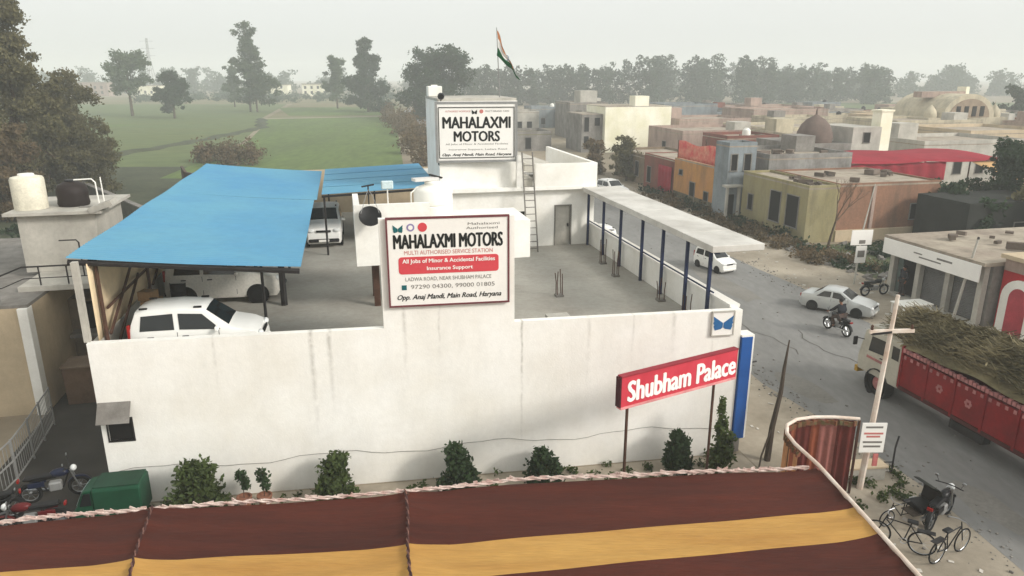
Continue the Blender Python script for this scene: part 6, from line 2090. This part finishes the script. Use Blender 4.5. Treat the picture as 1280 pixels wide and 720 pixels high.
tree('field_tree', 'lone two-tiered tree with a bare lower trunk standing in the left field', -119, 232, 20.5, 7.4, 9000, 0.4, LEAF_MID, 35, nl=12, z0=0.38, taper=0.3, trunk_r=0.5)
tree('field_tree', 'small dark round tree right of the two-tiered field tree', -99.5, 218, 14.0, 5.8, 11000, 0.36, LEAF_DARK, 36, nl=10, z0=0.22, taper=0.5, trunk_r=0.35)
tree('field_tree', 'slim columnar grey tree between the round field tree and the tall thin tree', -112, 300, 17.5, 4.4, 6500, 0.42, LEAF_MID, 37, nl=8, z0=0.15, taper=0.3, trunk_r=0.3)
tree('field_tree', 'tall thin tree with open layered crown rising above the skyline', -91, 258, 31.0, 6.6, 7500, 0.4, LEAF_MID, 38, nl=9, z0=0.34, taper=0.55, trunk_r=0.4)
tree('field_tree', 'broad lower tree at the foot of the tall thin tree', -88, 256, 17.5, 8.5, 9000, 0.42, LEAF_MID, 39, nl=10, z0=0.25, taper=0.5, trunk_r=0.35)
tree('field_tree', 'big dark pointed tree at the far end of the bright field', -50.0, 258, 25.5, 8.4, 18000, 0.42, LEAF_DARK, 40, nl=14, z0=0.05, taper=0.85, trunk_r=0.5)
tree('field_tree', 'pale loose tree left of the big pointed field tree', -67, 285, 20.5, 6.4, 9000, 0.42, LEAF_MID, 41, nl=10, z0=0.2, taper=0.5, trunk_r=0.4)
tree('field_tree', 'wide dense tree mass just left of the rooftop tower', -20.5, 215, 21.5, 12.5, 24000, 0.42, LEAF_DARK, 42, nl=18, z0=0.1, taper=0.35, trunk_r=0.5)
tree('village_tree', 'large dark round tree at the right edge above the red shop', 39.6, 56.0, 7.6, 3.9, 18000, 0.15, LEAF_DARK, 43, nl=16, z0=0.15, taper=0.4, trunk_r=0.25)
tree('village_tree', 'dark bushy tree on the right skyline, left one of the pair', 118, 172, 10.5, 6.0, 3500, 0.5, LEAF_DARK, 44, nl=9, z0=0.1, taper=0.4, trunk_r=0.3)
tree('village_tree', 'dark bushy tree on the right skyline at the picture edge', 131, 172, 13.8, 8.0, 5000, 0.5, LEAF_DARK, 45, nl=11, z0=0.1, taper=0.35, trunk_r=0.3)
tree('village_tree', 'small dull tree beside the orange house', 20.8, 66.6, 3.6, 1.7, 2200, 0.16, LEAF_SHRUB, 46, nl=8, z0=0.1, taper=0.5, trunk_r=0.12)
tree('village_tree', 'shrubby olive tree below the whitewashed building', 13.6, 86, 5.6, 2.4, 2600, 0.2, LEAF_OLIVE, 47, nl=8, z0=0.15, taper=0.5, trunk_r=0.14)
tree('village_tree', 'olive bush tree left of the red-brown house', 10.4, 92, 4.6, 2.6, 2400, 0.2, LEAF_DRY, 48, nl=8, z0=0.1, taper=0.5, trunk_r=0.14)
# bare thin tree by the yellow house
tree('village_tree', 'dark bush tree over the tarpaulin shed, left of the large dark tree', 33.2, 55.0, 4.6, 2.6, 3500, 0.2, LEAF_DARK, 61, nl=9, z0=0.1, taper=0.4, trunk_r=0.14)
tree('village_tree', 'dark low bush tree behind the shop roof', 33.5, 50.5, 3.9, 2.2, 3000, 0.2, LEAF_DARK, 62, nl=9, z0=0.05, taper=0.4, trunk_r=0.12)
tree('village_tree', 'dusty thin tree right of the shop roof below the large dark tree', 37.4, 50.0, 5.0, 2.6, 3000, 0.2, LEAF_OLIVE, 63, nl=9, z0=0.1, taper=0.4, trunk_r=0.12)
bt_ = thing('bare_tree', 'thin bare leaning tree between the yellow and the brick house', 'tree', (22.9, 51.0, 0))
rs_ = random.Random(4)
def branch(mb, p, d, l, r, lvl):
    q = p + d * l
    mb.tube([p, (p + q) / 2 + Vector((rs_.uniform(-1, 1), rs_.uniform(-1, 1), 0)) * l * 0.06, q], [r, r * 0.8, r * 0.6], 5)
    if lvl > 0:
        for _ in range(3):
            nd_ = (d + Vector((rs_.uniform(-1, 1), rs_.uniform(-1, 1), rs_.uniform(-0.1, 0.8))) * 0.65).normalized()
            branch(mb, q, nd_, l * 0.68, r * 0.55, lvl - 1)
mb = MB()
branch(mb, Vector((0, 0, 0)), Vector((0.22, 0.1, 0.95)).normalized(), 2.0, 0.11, 0)
mb.build('trunk', BARK, bt_)
mb = MB()
for _ in range(3):
    branch(mb, Vector((0.45, 0.2, 1.9)), Vector((rs_.uniform(-0.3, 0.8), rs_.uniform(-0.5, 0.5), 0.9)).normalized(), 1.3, 0.06, 3)
mb.build('branches', TWIG, bt_)
# bare brown scrub behind the shed, and along the road edge
def scrub(name, label, pts, n, leaf, lm, seed, kind='stuff'):
    rs2_ = np.random.RandomState(seed)
    v2, f2 = leaves(n, pts, leaf, rs2_, shell=0.1)
    v2[:, 2] = np.maximum(v2[:, 2], 0.02)
    return tag(npmesh(name, v2, f2, lm), label, 'shrubs', kind=kind)


rs_ = np.random.RandomState(77)
lob = [(rs_.uniform(-47, -36), rs_.uniform(98, 110), 1.4, rs_.uniform(1, 2.2), rs_.uniform(1, 2), rs_.uniform(1, 2.4)) for _ in range(16)]
scrub('brown_scrub', 'bare brownish scrub bushes behind the blue shed at the field edge', lob, 5000, 0.2, LEAF_DRY, 3)
lob = []
for i in range(46):
    t = rs_.uniform(96, 250)
    p_ = W(rs_.uniform(9.5, 14.5) + (t - 96) * 0.02, t)
    h_ = rs_.uniform(1.0, 3.4)
    lob.append((p_.x, p_.y, h_ * 0.6, rs_.uniform(1.2, 3), rs_.uniform(1.5, 4), h_))
scrub('roadside_scrub', 'brown-green scrub lining the far road along the right side of the field', lob, 9000, 0.3, LEAF_DRY, 4)
lob = []
for i in range(90):
    y = rs_.uniform(48, 96)
    x = rs_.uniform(-62, -24)
    if y < 50 + (x + 22) * -1.12 - 1.5:
        lob.append((x, y, 0.3, rs_.uniform(0.8, 2.2), rs_.uniform(0.8, 2.2), rs_.uniform(0.3, 0.9)))
scrub('dark_undergrowth', 'dark green undergrowth on the plot left of the blue shed', lob, 12000, 0.2, LEAF_DARK, 5)
lob = [(*W(rs_.uniform(31, 44), rs_.uniform(37.5, 45.2)).xy, 0.15, rs_.uniform(0.4, 1.3), rs_.uniform(0.4, 1.3), rs_.uniform(0.15, 0.5)) for _ in range(60)]
lob += [(*W(rs_.uniform(31.2, 33), rs_.uniform(46, 75)).xy, 0.15, rs_.uniform(0.4, 1.2), rs_.uniform(0.4, 1.2), rs_.uniform(0.2, 0.9)) for _ in range(40)]
scrub('verge_undergrowth', 'rough dark green growth on the plot before the brick house', lob, 9000, 0.14, LEAF_DARK, 6)
rs_ = np.random.RandomState(55)
mb = MB()
for i in range(420):
    q = rs_.rand()
    s_, t_ = (rs_.uniform(30.6, 33.0), rs_.uniform(36, 56)) if q < 0.75 else (rs_.uniform(31, 40), rs_.uniform(36.5, 45.5))
    p_ = W(s_, t_)
    e_ = 0.06 + 0.22 * rs_.rand() ** 3
    mb.cbox((p_.x, p_.y, e_ * 0.3), (e_ * 2, e_ * 1.4, e_), rz=rs_.rand() * 3, rx=rs_.uniform(-0.4, 0.4), ry=rs_.uniform(-0.4, 0.4))
tag(mb.build('rubble', GREYC), 'broken bricks and rubble strewn along the far verge before the yellow house', 'rubble', kind='stuff')
lob = [(*W(rs_.uniform(30.0, 32.6), rs_.uniform(38, 70)).xy, 0.2, rs_.uniform(0.4, 1.2), rs_.uniform(0.4, 1.2), rs_.uniform(0.2, 0.8)) for _ in range(70)]
scrub('dry_scrub', 'dry brown scrub along the far verge in front of the coloured houses', lob, 9000, 0.12, LEAF_DRY, 66)
# distant woodland: one mass of crowns
def wood(name, label, specs, seed, leaf, per, lm):
    rs3_ = np.random.RandomState(seed)
    vs_, tot = [], 0
    for (x, y, h, r) in specs:
        lb = lobes_for(h, r, 6, rs3_, 0.03, 0.40)
        v3, f3 = leaves(per, lb, leaf, rs3_)
        v3[:, 0] += x
        v3[:, 1] += y
        vs_.append(v3)
    v3 = np.concatenate(vs_)
    return tag(npmesh(name, v3, np.arange(len(v3)).reshape(-1, 4), lm), label, 'woodland', kind='stuff')


sp1 = []
rs_ = np.random.RandomState(100)
x = -20
while x < 175:
    y = 330 + rs_.uniform(-22, 25) + 0.12 * x
    bigger = 1.22 if (x > 50 and x < 120) else 1.0
    sp1.append((x, y, rs_.uniform(15.5, 19) * bigger, rs_.uniform(5.5, 8.0)))
    x += rs_.uniform(2.4, 4.4)
wood('near_woodland', 'hazy green wood forming the skyline right of the rooftop tower', sp1, 101, 0.55, 1700, LEAF_WOOD)
sp2 = []
x = 100
while x < 520:
    y = 470 + rs_.uniform(-30, 30)
    sp2.append((x, y, rs_.uniform(12, 19) * (1.25 if rs_.rand() < 0.15 else 1), rs_.uniform(7, 11)))
    x += rs_.uniform(3.5, 6.5)
wood('far_woodland', 'pale hazy wood forming the skyline on the far right', sp2, 102, 0.75, 1100, LEAF_WOOD)
sp3 = []
x = -560
while x < -20:
    y = 560 + rs_.uniform(-50, 50)
    sp3.append((x, y, rs_.uniform(12, 21), rs_.uniform(7, 12)))
    x += rs_.uniform(6, 11)
wood('left_woodland', 'pale hazy wood far behind the green fields on the left', sp3, 103, 0.85, 900, LEAF_WOOD)
lob = [(rs_.uniform(-190, -50), rs_.uniform(335, 440), 1.5, rs_.uniform(3, 9), rs_.uniform(2, 6), rs_.uniform(1.2, 3.5)) for _ in range(60)]
scrub('far_hedges', 'low hazy hedges and bushes at the far end of the fields', lob, 9000, 0.6, LEAF_WOOD, 8)
# lattice pylon
pyl = thing('pylon', 'faint tall lattice pylon far behind the field trees', 'pylon', (-262, 545, 0))
mb = MB()
for sx_ in (-1, 1):
    for sy_ in (-1, 1):
        mb.tube([(sx_ * 3, sy_ * 3, 0), (sx_ * 0.7, sy_ * 0.7, 24), (sx_ * 0.4, sy_ * 0.4, 38)], 0.16, 4)
mb.build('leg', GREYM, pyl)
mb = MB()
for k in range(9):
    z = 3 + k * 4
    w = 3 - 2.3 * min(1, z / 24)
    for sx_ in (-1, 1):
        mb.tube([(-w, sx_ * w, z), (w, sx_ * w, z + 3)], 0.08, 3)
        mb.tube([(sx_ * w, -w, z), (sx_ * w, w, z + 3)], 0.08, 3)
mb.build('bracing', GREYM, pyl)
mb = MB()
for z in (26, 31, 36):
    mb.tube([(-5, 0, z), (5, 0, z)], 0.14, 4)
mb.build('crossarm', GREYM, pyl)

# ------------------------------------------------------------------ haze
hz_ = MB().box(-1500, 1500, -1200, 1900, -1.0, 42.0)
hm = bpy.data.materials.new('haze_air')
hm.use_nodes = True
ht = hm.node_tree
ht.nodes.clear()
out = ht.nodes.new('ShaderNodeOutputMaterial')
pv = ht.nodes.new('ShaderNodeVolumePrincipled')
pv.inputs['Color'].default_value = (0.91, 0.95, 0.94, 1)
pv.inputs['Density'].default_value = HAZE_DENSITY
pv.inputs['Anisotropy'].default_value = 0.0
ht.links.new(pv.outputs[0], out.inputs['Volume'])
ho = hz_.build('haze', hm)
tag(ho, kind='stuff', label='pale even haze in the air over the whole place', cat='haze')
# the ground sheet stays inside the haze box
